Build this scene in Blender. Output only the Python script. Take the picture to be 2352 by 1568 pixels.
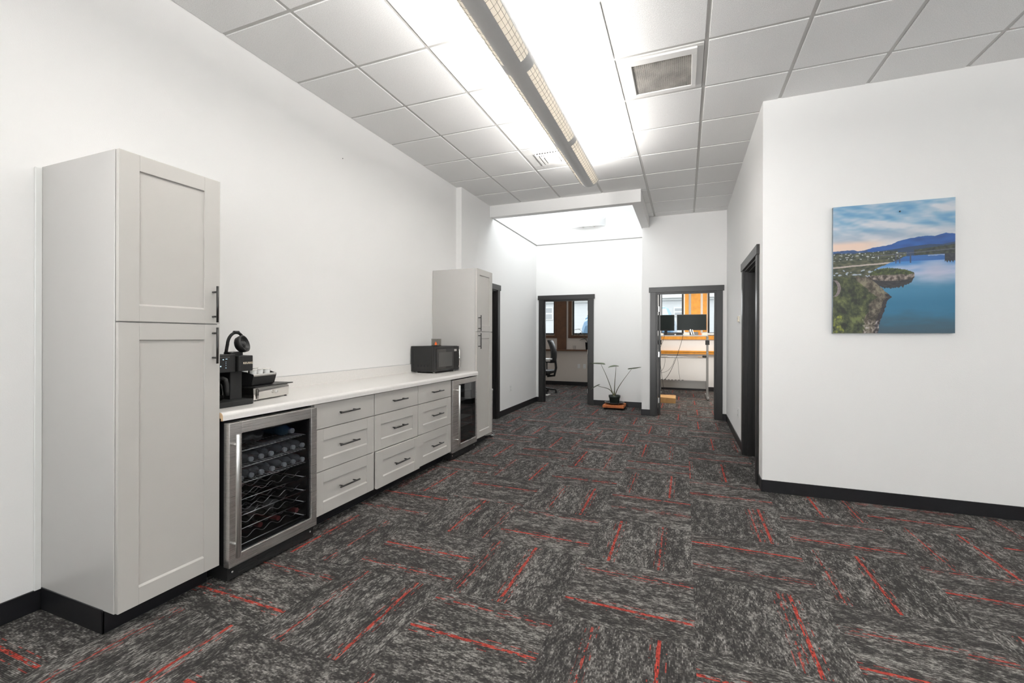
import bpy, bmesh, math, random
from mathutils import Vector, Matrix, noise
random.seed(7)
PI = math.pi
S = bpy.context.scene
for o in list(bpy.data.objects):
    bpy.data.objects.remove(o, do_unlink=True)
C = S.collection

# ------------------------------------------------------------------ camera
H = 1.32
cam = bpy.data.cameras.new('camera'); co = bpy.data.objects.new('camera', cam); C.objects.link(co)
co.location = (0, 0, H)
co.rotation_euler = (PI/2, 0, .3719)
co.rotation_euler = (Matrix.Rotation(.3719, 3, 'Z') @ Matrix.Rotation(PI/2, 3, 'X') @ Matrix.Rotation(.0027, 3, 'Z')).to_euler()
cam.sensor_fit = 'HORIZONTAL'; cam.sensor_width = 36
cam.lens = 1015.7/2352*36
cam.shift_y = -(784-773.6)/2352
cam.clip_start = .05; cam.clip_end = 200
S.camera = co
# ------------------------------------------------------------------ view, world, lights
S.view_settings.view_transform = 'Standard'
S.view_settings.look = 'None'
S.view_settings.gamma = 1
S.view_settings.use_curve_mapping = False
S.view_settings.exposure = 0.10
W = bpy.data.worlds.new('overcast_sky'); S.world = W; W.use_nodes = True
bg = W.node_tree.nodes['Background']; bg.inputs[0].default_value = (.94, .97, 1, 1); bg.inputs[1].default_value = 2.5

def area(name, loc, rot, sx, sy, power, col=(1, 1, 1), spread=PI):
    l = bpy.data.lights.new(name, 'AREA'); l.shape = 'RECTANGLE'; l.size = sx; l.size_y = sy
    l.energy = power; l.color = col; l.spread = spread
    o = bpy.data.objects.new(name, l); C.objects.link(o); o.location = loc; o.rotation_euler = rot
    return o
COOL = (.93, .97, 1.0); WARM = (1, .93, .84)
# daylight of the skylight and office windows, plus fill at four added unseen windows
for x, tilt, pw, spr, yaw in ((-1.7, .08, 14.5, .6, -.12), (.5, .8, 46, PI, 0), (2.7, .8, 16, PI, 0)):
    area('window_daylight', (x, -3.40, 1.75), (-PI/2-tilt, 0, PI+yaw), 1.7, 2.0, pw, (1, .99, .98), spr)
area('window_daylight', (5.38, .6, 1.75), (0, PI/2+.5, 0), 2.0, 2.4, 42, (1, .99, .98))
area('skylight_daylight', (-1.95, 7.3, 4.60), (-.4, .35, 0), 1.3, 1.3, 42, (.93, .965, 1.0))
area('office_daylight', (.9, 11.8, 2.0), (-PI/2, 0, 0), .7, .9, 13, COOL)
area('office_daylight', (-.3, 11.8, 2.0), (-PI/2, 0, 0), .5, .9, 13, COOL)
area('office_ceiling_light', (.5, 9.6, 2.88), (0, 0, 0), 1.2, 1.2, 62, WARM)
area('office_daylight', (-3.9, 11.8, 1.95), (-PI/2, 0, 0), .9, .9, 17, COOL)
area('office_daylight', (-2.35, 11.8, 1.95), (-PI/2, 0, 0), .9, .9, 17, COOL)

# ------------------------------------------------------------------ materials
def lin(c):
    return tuple(((v/255)/12.92 if v/255 <= .04045 else ((v/255+.055)/1.055)**2.4) for v in c)
class NT:
    def __init__(s, name):
        s.m = bpy.data.materials.new(name); s.m.use_nodes = True; s.t = s.m.node_tree; s.n = s.t.nodes; s.l = s.t.links
        s.b = s.n['Principled BSDF']
    def add(s, typ, **kw):
        nd = s.n.new(typ)
        for k, v in kw.items():
            if k.startswith('i_'):
                key = k[2:]; key = int(key) if key.isdigit() else key.replace('_', ' ')
                s.put(nd, key, v)
            else: setattr(nd, k, v)
        return nd
    def put(s, nd, key, v):
        if isinstance(v, bpy.types.NodeSocket): s.l.new(v, nd.inputs[key])
        elif isinstance(v, bpy.types.Node): s.l.new(v.outputs[0], nd.inputs[key])
        else: nd.inputs[key].default_value = v
    def math(s, op, a, b=0, c=None, clamp=False):
        nd = s.n.new('ShaderNodeMath'); nd.operation = op; nd.use_clamp = clamp
        s.put(nd, 0, a); s.put(nd, 1, b)
        if c is not None: s.put(nd, 2, c)
        return nd.outputs[0]
    def mix(s, f, a, b):
        nd = s.n.new('ShaderNodeMix'); nd.data_type = 'RGBA'
        s.put(nd, 0, f)
        for k, v in ((6, a), (7, b)):
            if isinstance(v, tuple): v = (*v[:3], 1)
            s.put(nd, k, v)
        return nd.outputs[2]
    def ramp(s, f, stops, interp='LINEAR'):
        nd = s.n.new('ShaderNodeValToRGB'); nd.color_ramp.interpolation = interp
        els = nd.color_ramp.elements
        while len(els) < len(stops): els.new(.5)
        for e, (p, c) in zip(els, stops):
            e.position = p; e.color = (*c, 1) if isinstance(c, tuple) else (c, c, c, 1)
        s.put(nd, 0, f); return nd.outputs[0]
    def noise(s, vec, scale=5, detail=2, rough=.5, dim='3D'):
        nd = s.n.new('ShaderNodeTexNoise'); nd.noise_dimensions = dim
        nd.inputs['Scale'].default_value = scale; nd.inputs['Detail'].default_value = detail; nd.inputs['Roughness'].default_value = rough
        if vec is not None: s.put(nd, 'Vector', vec)
        return nd.outputs[0]
    def comb(s, x, y, z=0):
        nd = s.n.new('ShaderNodeCombineXYZ'); s.put(nd, 0, x); s.put(nd, 1, y); s.put(nd, 2, z); return nd.outputs[0]
    def obj(s):
        return s.n.new('ShaderNodeTexCoord').outputs['Object']
    def bump(s, h, strength=.2, dist=.002):
        nd = s.n.new('ShaderNodeBump'); nd.inputs['Strength'].default_value = strength; nd.inputs['Distance'].default_value = dist
        s.put(nd, 'Height', h); s.l.new(nd.outputs[0], s.b.inputs['Normal']); return nd
def simple(name, col, rough=.5, metal=0, spec=None, var=.0, vscale=30, bump=0, bscale=200, emit=None, es=0, coat=0):
    t = NT(name); b = t.b
    c = lin(col) if max(col) > 1 else col
    b.inputs['Roughness'].default_value = rough; b.inputs['Metallic'].default_value = metal
    if spec is not None: b.inputs['Specular IOR Level'].default_value = spec
    if coat: b.inputs['Coat Weight'].default_value = coat; b.inputs['Coat Roughness'].default_value = .1
    n = t.noise(t.obj(), vscale, 3)
    k = t.ramp(n, [(.3, max(0, 1-var)), (.7, 1.0)])
    mx = t.n.new('ShaderNodeMix'); mx.data_type = 'RGBA'; mx.blend_type = 'MULTIPLY'; mx.inputs[0].default_value = 1
    mx.inputs[6].default_value = (*c, 1); t.l.new(k, mx.inputs[7]); t.l.new(mx.outputs[2], b.inputs['Base Color'])
    if bump: t.bump(t.noise(t.obj(), bscale, 2), bump)
    if emit: b.inputs['Emission Color'].default_value = (*lin(emit), 1); b.inputs['Emission Strength'].default_value = es
    return t.m
M = {}
M['wall'] = simple('painted_drywall', (.845, .835, .82), .75, var=.015, vscale=1.5, bump=.25, bscale=170)
M['wallA'] = simple('office_drywall', (.66, .60, .54), .8, var=.02, vscale=2)
M['tile'] = None
t = NT('acoustic_ceiling_tile'); oc = t.obj()
v = t.add('ShaderNodeTexVoronoi', i_Vector=oc); v.inputs['Scale'].default_value = 150
n2 = t.noise(oc, 260, 3, .6); n3 = t.noise(oc, 1.3, 2)
pit = t.ramp(n2, [(.36, .80), (.50, 1.0)]); big = t.ramp(n3, [(.3, .97), (.7, 1.0)])
mm = t.math('MULTIPLY', pit, big); t.l.new(t.mix(mm, (0, 0, 0), (.91, .904, .892)), t.b.inputs['Base Color'])
t.b.inputs['Roughness'].default_value = .95; t.b.inputs['Specular IOR Level'].default_value = .1
t.bump(t.math('MULTIPLY', n2, v.outputs['Distance']), .5, .003); M['tile'] = t.m
M['grid'] = simple('ceiling_grid_metal', (.58, .57, .55), .5)
M['cab'] = simple('grey_cabinet_paint', (.50, .482, .455), .38, var=.02, vscale=8, bump=.03, bscale=300)
M['cabside'] = simple('grey_cabinet_side_panel', (.50, .487, .47), .28, var=.02, vscale=5)
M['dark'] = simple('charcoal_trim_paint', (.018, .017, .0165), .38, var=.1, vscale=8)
M['base'] = simple('black_vinyl_baseboard', (.010, .010, .012), .35, var=.3, vscale=20)
M['black'] = simple('matte_black_plastic', (.012, .012, .012), .45, var=.1)
M['blackm'] = simple('black_metal', (.014, .013, .012), .35, var=.1)
M['void'] = simple('black_interior', (.004, .004, .005), .6)
M['charcoal'] = simple('charcoal_plastic', (.017, .017, .017), .55, spec=.35, var=.1)
M['white'] = simple('white_plastic', (.80, .80, .78), .35)
M['whitemetal'] = simple('white_enamel', (.78, .77, .75), .4)
M['chrome'] = simple('polished_chrome', (.78, .76, .73), .08, 1)
M['silver'] = simple('satin_silver', (.72, .71, .69), .28, 1)
M['gasket'] = simple('beige_particle_board', (200, 170, 135), .8, var=.2, vscale=90)
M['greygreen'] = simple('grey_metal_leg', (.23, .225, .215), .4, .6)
M['wood'] = simple('orange_fir_wood', (.86, .36, .035), .45, var=.22, vscale=12)
M['woodA'] = simple('brown_fir_wood', (.13, .055, .022), .5, var=.3, vscale=9)  # same fir as the orange wood, the office's dimness put into its colour
M['woodbox'] = simple('pale_plywood', (.62, .36, .14), .55, var=.2, vscale=15)
M['orange'] = simple('orange_stained_wood', (.72, .22, .06), .55, var=.3, vscale=25)
M['pot'] = simple('dark_green_plastic_pot', (.035, .045, .036), .5)
M['soil'] = simple('potting_soil', (.03, .02, .014), .9, var=.5, vscale=60)
M['leaf'] = simple('plant_leaf', (.16, .20, .11), .45, var=.25, vscale=40)
M['leafdark'] = simple('dark_plant_leaf', (.02, .03, .018), .5)
M['stem'] = simple('plant_stem', (.10, .10, .045), .55, var=.3, vscale=30)
M['cream'] = simple('cream_plastic', (.72, .66, .55), .5)
M['paper'] = simple('white_paper', (.8, .78, .74), .7)
M['card'] = simple('tan_cardboard', (.6, .42, .26), .8, var=.15)
M['label'] = simple('pale_bottle_label', (.36, .35, .33), .7, var=.4, vscale=60)
M['foil'] = simple('dark_red_foil', (.12, .02, .02), .4)
M['wineglass'] = simple('dark_bottle_glass', (.012, .014, .010), .12)
M['petmat'] = None
t = NT('clear_plastic_bottle'); t.b.inputs['Base Color'].default_value = (.36, .375, .39, 1); t.b.inputs['Roughness'].default_value = .12
nz = t.noise(t.obj(), 9, 2); t.l.new(t.ramp(nz, [(.3, .35), (.7, .65)]), t.b.inputs['Alpha']); M['pet'] = t.m
M['cap'] = simple('pale_bottle_cap', (.38, .40, .415), .4)
M['petblue'] = simple('blue_tinted_bottle', (.05, .10, .14), .15)
M['bag'] = simple('grey_plastic_bag', (.15, .15, .15), .25, var=.5, vscale=25, bump=.5, bscale=30)
M['blueled'] = simple('blue_led', (.02, .03, .5), .4, emit=(40, 50, 255), es=1.2)
M['led'] = simple('white_led', (.5, .6, .7), .4, emit=(190, 220, 245), es=.9)
M['letter'] = simple('gold_lettering', (.75, .66, .52), .4)
M['flame'] = simple('orange_print', (.95, .16, .03), .6)
M['siding'] = None
t = NT('pale_grey_siding'); sx = t.add('ShaderNodeSeparateXYZ', i_0=t.obj())
fr = t.math('FRACT', t.math('MULTIPLY', sx.outputs[2], 6.0)); ln = t.ramp(fr, [(0, .86), (.08, 1.0)])
t.l.new(t.mix(ln, (0, 0, 0), (.70, .71, .71)), t.b.inputs['Base Color']); t.b.inputs['Roughness'].default_value = .8; M['siding'] = t.m
M['sidetrim'] = simple('grey_building_trim', (.45, .46, .47), .7)
M['carblue'] = simple('blue_car_paint', (.17, .33, .52), .25, coat=.5)
M['carglass'] = simple('tinted_windscreen', (.50, .62, .66), .08)
M['asphalt'] = simple('asphalt', (.16, .16, .16), .9, var=.3, vscale=20)
# brushed stainless
t = NT('brushed_stainless'); sp = t.add('ShaderNodeSeparateXYZ', i_0=t.obj())
st = t.noise(t.comb(t.math('MULTIPLY', sp.outputs[0], 3), t.math('MULTIPLY', sp.outputs[1], 3), t.math('MULTIPLY', sp.outputs[2], 1400)), 1, 3)
t.l.new(t.ramp(st, [(.3, (.70, .68, .655)), (.7, (.725, .70, .68))]), t.b.inputs['Base Color'])
t.b.inputs['Metallic'].default_value = .92; t.l.new(t.ramp(st, [(.3, .26), (.7, .30)]), t.b.inputs['Roughness']); M['steel'] = t.m
# countertop laminate
t = NT('speckled_laminate'); oc = t.obj()
sp1 = t.ramp(t.noise(oc, 330, 2, .6), [(.30, .80), (.40, 1.0)]); sp2 = t.ramp(t.noise(oc, 60, 3, .6), [(.35, .95), (.65, 1.0)])
t.l.new(t.mix(t.math('MULTIPLY', sp1, sp2), (.25, .2, .16), (.79, .768, .74)), t.b.inputs['Base Color'])
t.b.inputs['Roughness'].default_value = .33; M['counter'] = t.m
# glass panes
def glass(name, tint, gloss_rough=.02, ior=1.5, k=1.0):
    t = NT(name); out = t.n['Material Output']; t.n.remove(t.b)
    tr = t.add('ShaderNodeBsdfTransparent'); tr.inputs[0].default_value = (*tint, 1)
    gl = t.add('ShaderNodeBsdfGlossy'); gl.inputs['Roughness'].default_value = gloss_rough
    fz = t.add('ShaderNodeFresnel'); fz.inputs[0].default_value = ior
    nz = t.noise(t.obj(), 3, 1); kk = t.math('MULTIPLY', fz.outputs[0], t.ramp(nz, [(0, k*.97), (1, k)]))
    geo = t.add('ShaderNodeNewGeometry'); kk = t.math('MULTIPLY', kk, t.math('SUBTRACT', 1.0, geo.outputs['Backfacing']))
    mx = t.add('ShaderNodeMixShader'); t.l.new(kk, mx.inputs[0]); t.l.new(tr.outputs[0], mx.inputs[1]); t.l.new(gl.outputs[0], mx.inputs[2])
    t.l.new(mx.outputs[0], out.inputs[0]); return t.m
M['glass'] = glass('window_glass', (.93, .95, .95))
M['coolerglass'] = glass('tinted_cooler_glass', (.74, .75, .77), .015, 1.55, 1.0)
M['coolerglassd'] = glass('dark_cooler_glass', (.5, .51, .52), .03, 1.85, 1.35)
M['jarglass'] = glass('clear_jar_glass', (.96, .96, .96), .02, 1.5)
M['smoke'] = glass('smoked_plastic', (.42, .42, .42), .05, 1.5)
t = NT('frosted_glass'); t.b.inputs['Base Color'].default_value = (.86, .87, .88, 1); t.b.inputs['Roughness'].default_value = .25
t.l.new(t.ramp(t.noise(t.obj(), 4, 1), [(0, .40), (1, .5)]), t.b.inputs['Alpha']); M['frost'] = t.m
# lamp diffuser : translucent acrylic behind a wire grid
t = NT('ribbed_lamp_diffuser'); out = t.n['Material Output']; t.n.remove(t.b)
sp = t.add('ShaderNodeSeparateXYZ', i_0=t.obj())
rb = t.ramp(t.math('FRACT', t.math('MULTIPLY', sp.outputs[1], 110)), [(0, .82), (.3, 1.0)])
tl = t.add('ShaderNodeBsdfTranslucent'); df = t.add('ShaderNodeBsdfDiffuse')
for q in (tl, df): t.l.new(t.mix(rb, (0, 0, 0), (.80, .77, .72)), q.inputs[0])
mx = t.add('ShaderNodeMixShader'); mx.inputs[0].default_value = .5
t.l.new(tl.outputs[0], mx.inputs[1]); t.l.new(df.outputs[0], mx.inputs[2]); t.l.new(mx.outputs[0], out.inputs[0]); M['diffuser'] = t.m
M['tube'] = simple('fluorescent_tube', (.9, .9, .9), .5, emit=(255, 250, 242), es=2.6)
M['lampbody'] = simple('lamp_housing_enamel', (.58, .575, .565), .32, var=.02)

# carpet
t = NT('carpet_tiles')
uv = t.add('ShaderNodeUVMap'); uv.uv_map = 'tile'; su = t.add('ShaderNodeSeparateXYZ', i_0=uv.outputs[0]); U, V = su.outputs[0], su.outputs[1]
def at(nm):
    a = t.add('ShaderNodeAttribute'); a.attribute_name = nm; return a.outputs['Fac']
seed, st_, wk_ = at('seed'), at('strong'), at('weak')
rv = t.math('MULTIPLY', V, 1/.0061); rid = t.math('FLOOR', rv); rf = t.math('SUBTRACT', rv, rid)
vid = t.math('MULTIPLY', rid, 3.7)
fleck = t.noise(t.comb(t.math('MULTIPLY', U, 48), vid, seed), 1, 2, .6)
fine = t.noise(t.comb(t.math('MULTIPLY', U, 210), t.math('MULTIPLY', rid, 9.1), t.math('ADD', seed, 40)), 1, 1)
blot = t.noise(t.comb(t.math('MULTIPLY', U, 13), t.math('MULTIPLY', V, 30), t.math('ADD', seed, 9)), 1, 3, .6)
big = t.noise(t.comb(t.math('MULTIPLY', U, 1.6), t.math('MULTIPLY', V, 9), t.math('ADD', seed, 23)), 1, 2)
val = t.math('ADD', t.math('MULTIPLY', t.math('SUBTRACT', fleck, .5), 1.2), t.math('MULTIPLY', t.math('SUBTRACT', blot, .5), .95))
val = t.math('ADD', val, t.math('MULTIPLY', t.math('SUBTRACT', big, .5), .45))
val = t.math('ADD', val, t.math('MULTIPLY', t.math('SUBTRACT', fine, .5), .22))
val = t.math('ADD', val, .5)
col = t.ramp(val, [(.30, (.036, .034, .033)), (.46, (.062, .058, .055)), (.60, (.125, .119, .112)), (.80, (.29, .277, .260))])
brk = t.noise(t.comb(t.math('MULTIPLY', U, 19), t.math('MULTIPLY', rid, 5.3), t.math('ADD', seed, 71)), 1, 2)
ds = t.math('ABSOLUTE', t.math('SUBTRACT', V, t.math('MULTIPLY', st_, .61)))
dw = t.math('ABSOLUTE', t.math('SUBTRACT', V, t.math('MULTIPLY', wk_, .61)))
m1 = t.math('MULTIPLY', t.math('LESS_THAN', ds, .0088), t.math('GREATER_THAN', brk, .43))
side = t.math('LESS_THAN', t.math('ABSOLUTE', t.math('SUBTRACT', ds, .033)), .0032)
m2 = t.math('MULTIPLY', t.math('MULTIPLY', side, t.math('GREATER_THAN', brk, .55)), .6)
m3 = t.math('MULTIPLY', t.math('MULTIPLY', t.math('LESS_THAN', dw, .0065), t.math('GREATER_THAN', brk, .47)), .72)
side2 = t.math('LESS_THAN', t.math('ABSOLUTE', t.math('SUBTRACT', dw, .026)), .0032)
m4 = t.math('MULTIPLY', t.math('MULTIPLY', side2, t.math('GREATER_THAN', brk, .55)), .55)
rm = t.math('MAXIMUM', t.math('MAXIMUM', m1, m2), t.math('MAXIMUM', m3, m4))
red = t.ramp(fleck, [(.3, (.13, .022, .018)), (.5, (.38, .05, .036)), (.7, (.55, .10, .07))])
col = t.mix(rm, col, red)
grv = t.ramp(rf, [(0, .30), (.22, 1.0), (.78, 1.0), (1, .30)])
mx = t.n.new('ShaderNodeMix'); mx.data_type = 'RGBA'; mx.blend_type = 'MULTIPLY'; mx.inputs[0].default_value = 1
t.l.new(col, mx.inputs[6]); t.l.new(grv, mx.inputs[7]); t.l.new(mx.outputs[2], t.b.inputs['Base Color'])
t.b.inputs['Roughness'].default_value = .95; t.b.inputs['Specular IOR Level'].default_value = .15
hh = t.math('ADD', t.math('MULTIPLY', grv, .6), t.math('MULTIPLY', fleck, .5)); t.bump(hh, .6, .003)
M['carpet'] = t.m

# ------------------------------------------------------------------ mesh helpers
def B(): return bmesh.new()
def box(bm, x0, x1, y0, y1, z0, z1, mi=0):
    r = bmesh.ops.create_cube(bm, size=1.0)
    bmesh.ops.scale(bm, vec=(abs(x1-x0), abs(y1-y0), abs(z1-z0)), verts=r['verts'])
    bmesh.ops.translate(bm, vec=((x0+x1)/2, (y0+y1)/2, (z0+z1)/2), verts=r['verts'])
    if mi:
        for f in {f for v in r['verts'] for f in v.link_faces}: f.material_index = mi
    return r['verts']
def tube(bm, pts, r, seg=10, cap=True, mi=0):
    pts = [Vector(p) for p in pts]; rs = r if isinstance(r, (list, tuple)) else [r]*len(pts)
    rings = []; prev = None
    for i, p in enumerate(pts):
        d = (pts[min(i+1, len(pts)-1)] - pts[max(i-1, 0)]).normalized()
        if prev is None:
            up = Vector((0, 0, 1)) if abs(d.z) < .9 else Vector((1, 0, 0)); a = d.cross(up).normalized()
        else: a = (prev - d*prev.dot(d)).normalized()
        prev = a; b = d.cross(a)
        rings.append([bm.verts.new(p + (a*math.cos(2*PI*k/seg) + b*math.sin(2*PI*k/seg))*rs[i]) for k in range(seg)])
    fs = []
    for i in range(len(rings)-1):
        for k in range(seg):
            fs.append(bm.faces.new((rings[i][k], rings[i][(k+1) % seg], rings[i+1][(k+1) % seg], rings[i+1][k])))
    if cap:
        fs.append(bm.faces.new(rings[0][::-1])); fs.append(bm.faces.new(rings[-1]))
    for f in fs: f.material_index = mi
    for f in fs: f.smooth = len(f.verts) == 4
    return rings
def lathe(bm, prof, c=(0, 0, 0), seg=28, axis='z', mi=0, closed=True):
    """prof: list of (radius, height)"""
    rings = []
    for r, h in prof:
        ring = []
        for k in range(seg):
            a = 2*PI*k/seg; x, y = r*math.cos(a), r*math.sin(a)
            p = (x, y, h) if axis == 'z' else (h, x, y) if axis == 'x' else (x, h, y)
            ring.append(bm.verts.new((p[0]+c[0], p[1]+c[1], p[2]+c[2])))
        rings.append(ring)
    for i in range(len(rings)-1):
        for k in range(seg):
            f = bm.faces.new((rings[i][k], rings[i][(k+1) % seg], rings[i+1][(k+1) % seg], rings[i+1][k])); f.smooth = True; f.material_index = mi
    if closed:
        for rg in (rings[0], rings[-1]):
            try: f = bm.faces.new(rg); f.material_index = mi
            except ValueError: pass
def prism(bm, poly, lo, hi, axis='y', mi=0):
    """extrude a 2-D polygon; axis = extrusion axis; poly coords are the other two axes in x,y,z order"""
    def P(a, b, h): return (h, a, b) if axis == 'x' else (a, h, b) if axis == 'y' else (a, b, h)
    v0 = [bm.verts.new(P(a, b, lo)) for a, b in poly]; v1 = [bm.verts.new(P(a, b, hi)) for a, b in poly]
    n = len(poly); fs = [bm.faces.new(v0), bm.faces.new(v1[::-1])]
    for i in range(n): fs.append(bm.faces.new((v0[i], v0[(i+1) % n], v1[(i+1) % n], v1[i])))
    for f in fs: f.material_index = mi
    return fs
def rot(bm, ang, axis, c, verts=None):
    bmesh.ops.rotate(bm, cent=c, matrix=Matrix.Rotation(ang, 3, axis), verts=verts or bm.verts)
OFF = {}
def obj(name, bm, mat, parent=None, bevel=0, seg=2, smooth=False, local=False):
    bmesh.ops.recalc_face_normals(bm, faces=bm.faces)
    me = bpy.data.meshes.new(name); bm.to_mesh(me); bm.free()
    mats = mat if isinstance(mat, (list, tuple)) else [mat]
    for m_ in mats: me.materials.append(M[m_] if isinstance(m_, str) else m_)
    o = bpy.data.objects.new(name, me); C.objects.link(o)
    if parent is not None:
        off = OFF.get(parent.name, Vector((0, 0, 0)))
        if not local: me.transform(Matrix.Translation(-off))
        o.parent = parent; OFF[o.name] = off
    if smooth:
        for p in me.polygons: p.use_smooth = True
    if bevel:
        md = o.modifiers.new('bevel', 'BEVEL'); md.width = bevel; md.segments = seg; md.limit_method = 'ANGLE'; md.angle_limit = .7
    return o
def tag(o, label, cat, group=None):
    o['label'] = label; o['category'] = cat
    if group: o['group'] = group
    return o
def thing(name, label, cat, loc=(0, 0, 0), group=None):
    o = bpy.data.objects.new(name, None); C.objects.link(o); o.location = loc; OFF[o.name] = Vector(loc)
    o.empty_display_size = .1
    return tag(o, label, cat, group)
def solo(name, bm, mat, label, cat, group=None, origin=None, **k):
    o = obj(name, bm, mat, **k)
    if origin is not None:
        o.data.transform(Matrix.Translation(-Vector(origin))); o.location = origin
    return tag(o, label, cat, group)
def struct(name, bm, mat, parent=None, **k):
    o = obj(name, bm, mat, parent, **k)
    if parent is None: o['kind'] = 'structure'
    return o
def sempty(name, loc=(0, 0, 0)):
    o = bpy.data.objects.new(name, None); C.objects.link(o); o['kind'] = 'structure'; o.location = loc; OFF[o.name] = Vector(loc); return o
def copy_tree(o, parent=None):
    c = o.copy(); C.objects.link(c); c.parent = parent
    if parent is not None: c.matrix_parent_inverse = o.matrix_parent_inverse
    for ch in list(KIDS(o)): copy_tree(ch, c)
    return c
def KIDS(o): return [x for x in bpy.data.objects if x.parent == o]

# ------------------------------------------------------------------ room shell
XL, XL2, XR, YR, YB, YA, ZC = -2.90, -2.82, .625, 4.325, 7.80, 8.60, 3.35
T = .12
# floor : one mesh of carpet tiles carrying the line positions of each tile
STR = {(-1, 0): 0.27, (-2, 1): 0.28, (-1, 2): 0.85, (-2, -1): 0.5, (-3, 0): 0.55, (-4, -1): 0.26, (-4, 1): 0.83, (-3, 2): 0.58, (-2, 3): 0.33, (0, 1): 0.74, (0, 3): 0.32, (0, -1): 0.75, (-1, 4): 0.64, (1, 2): 0.24, (2, 3): 0.26, (2, 1): 0.52, (1, 0): 0.21, (-2, 0): 0.51, (-1, 1): 0.24, (-1, -1): 0.76, (-3, -1): 0.74, (-3, 1): 0.48, (-2, 2): 0.74, (-3, 3): 0.74, (-2, 4): 0.21, (-1, 3): 0.74, (-1, 5): 0.21, (0, 2): 0.79, (0, 0): 0.75, (0, 4): 0.51, (0, 6): 0.45, (-2, 6): 0.74, (-1, 7): 0.18, (-3, 7): 0.76, (-3, 5): 0.46, (-4, 4): 0.71, (-4, 0): 0.25, (1, 1): 0.51, (1, 3): 0.49, (2, 2): 0.73}
WEK = {(-1, 0): 0.8, (-2, 1): 0.85, (-2, -1): 0.87, (-3, 0): 0.16, (0, 1): 0.25, (1, 2): 0.82, (-2, 0): 0.11, (-1, 1): 0.7, (-1, -1): 0.29, (-3, -1): 0.21, (-2, 2): 0.32, (-2, 4): 0.69, (-1, 3): 0.21, (-1, 5): 0.68, (-4, 0): 0.68, (0, 0): 0.66, (1, 1): 0.15, (0, 2): 0.68, (2, 2): 0.27, (1, 3): 0.88}
bm = B(); uvl = bm.loops.layers.uv.new('tile'); data = []
rr = random.Random(3)
for i in range(-9, 10):
    for j in range(-10, 17):
        x0, y0 = .047 + .61*i, 2.03 + .61*j
        x1, y1 = x0+.61, y0+.61
        vs = [bm.verts.new(p) for p in ((x0, y0, 0), (x1, y0, 0), (x1, y1, 0), (x0, y1, 0))]
        f = bm.faces.new(vs)
        alongx = (i+j) % 2 == 1
        uvs = [(0, 0), (.61, 0), (.61, .61), (0, .61)]
        if not alongx: uvs = [(0, 0), (0, .61), (.61, .61), (.61, 0)]
        for l, q in zip(f.loops, uvs): l[uvl].uv = q
        s_ = STR.get((i, j), rr.choice((.24, .27, .49, .52, .74, .77)))
        w_ = WEK.get((i, j), (s_ + rr.choice((.42, .5, -.42))) % 1)
        data.append((s_, w_, rr.uniform(0, 60)))
me = bpy.data.meshes.new('floor'); bm.to_mesh(me); bm.free(); me.materials.append(M['carpet'])
for k, nm in enumerate(('strong', 'weak', 'seed')):
    a = me.attributes.new(nm, 'FLOAT', 'CORNER'); a.data.foreach_set('value', [data[p.index][k] for p in me.polygons for _ in range(4)])
fl = bpy.data.objects.new('floor', me); C.objects.link(fl); fl['kind'] = 'structure'

# ceiling : lay-in tiles hanging a little below a metal grid, with the skylight well left open
GX, GY, P_ = -2.3017, 3.9042, .6118
SX1, SX0, SY0, SY1 = -.56, -.685, 6.27, 6.39      # soffit box around the skylight well
bm = B()
def tilebox(x0, x1, y0, y1):
    if x1-x0 < .03 or y1-y0 < .03: return
    g = .013
    box(bm, x0+g, x1-g, y0+g, y1-g, ZC, ZC+.02)
for i in range(-2, 15):
    for j in range(-13, 8):
        x0 = GX+.61*i; x1 = x0+.61; y0 = GY+P_*j; y1 = y0+P_
        if (i, j) in ((3, -1), (1, 1)): continue        # air vents sit in these cells
        if y0 > YB: continue
        if y1 > SY0 and x0 < SX1:
            if y0 < SY0: box(bm, x0+.013, x1-.013, y0+.013, SY0, ZC, ZC+.02)
            if x1 > SX1: box(bm, SX1, x1-.013, max(y0, SY0)+(.013 if y0 > SY0 else 0), y1-.013, ZC, ZC+.02)
            continue
        tilebox(x0, x1, y0, y1)
for i in range(-2, 16):
    x = GX+.61*i
    y1 = SY0 if x < SX1 else YB
    box(bm, x-.0135, x+.0135, -3.5, y1, ZC+.0055, ZC+.012, 1)
for j in range(-13, 8):
    y = GY+P_*j
    x0 = XL if y < SY0 else SX1
    if y < YB: box(bm, x0, 5.5, y-.0135, y+.0135, ZC+.006, ZC+.0125, 1)
box(bm, XL, 5.5, -3.5, SY0, ZC+.03, ZC+.06); box(bm, SX1, 5.5, SY0, YB, ZC+.03, ZC+.06)
ceil = struct('ceiling', bm, ['tile', 'grid'], bevel=.0025, seg=1)

def wallbox(name, parts, mat='wall'):
    bm = B()
    for p in parts: box(bm, *p)
    return struct(name, bm, mat)
ZT = 4.6
YS = 5.335
wallbox('wall_left', [(XL-T, XL, -3.6, YS+.02, 0, 3.5)])
wallbox('wall_left_far', [(XL2-.2, XL2, YS, 5.62, 0, ZT), (XL2-.2, XL2, 5.62, 6.555, 2.07, ZT), (XL2-.2, XL2, 6.555, YA+T, 0, ZT)])
wallbox('wall_alcove', [(XL2-.2, -2.672, YA, YA+T, 0, ZT), (-2.672, -1.74, YA, YA+T, 2.07, ZT), (-1.74, -.675, YA, YA+T, 0, ZT)])
wallbox('wall_jog', [(-.675, -.555, YB+T, 11.9, 0, 3.175), (-.675, -.555, YB+T, YA+T, 3.1, ZT)])
wallbox('wall_far', [(-.675, -.448, YB, YB+T, 0, 3.5), (-.448, .475, YB, YB+T, 2.07, 3.5), (.475, 2.6, YB, YB+T, 0, 3.5)])
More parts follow.
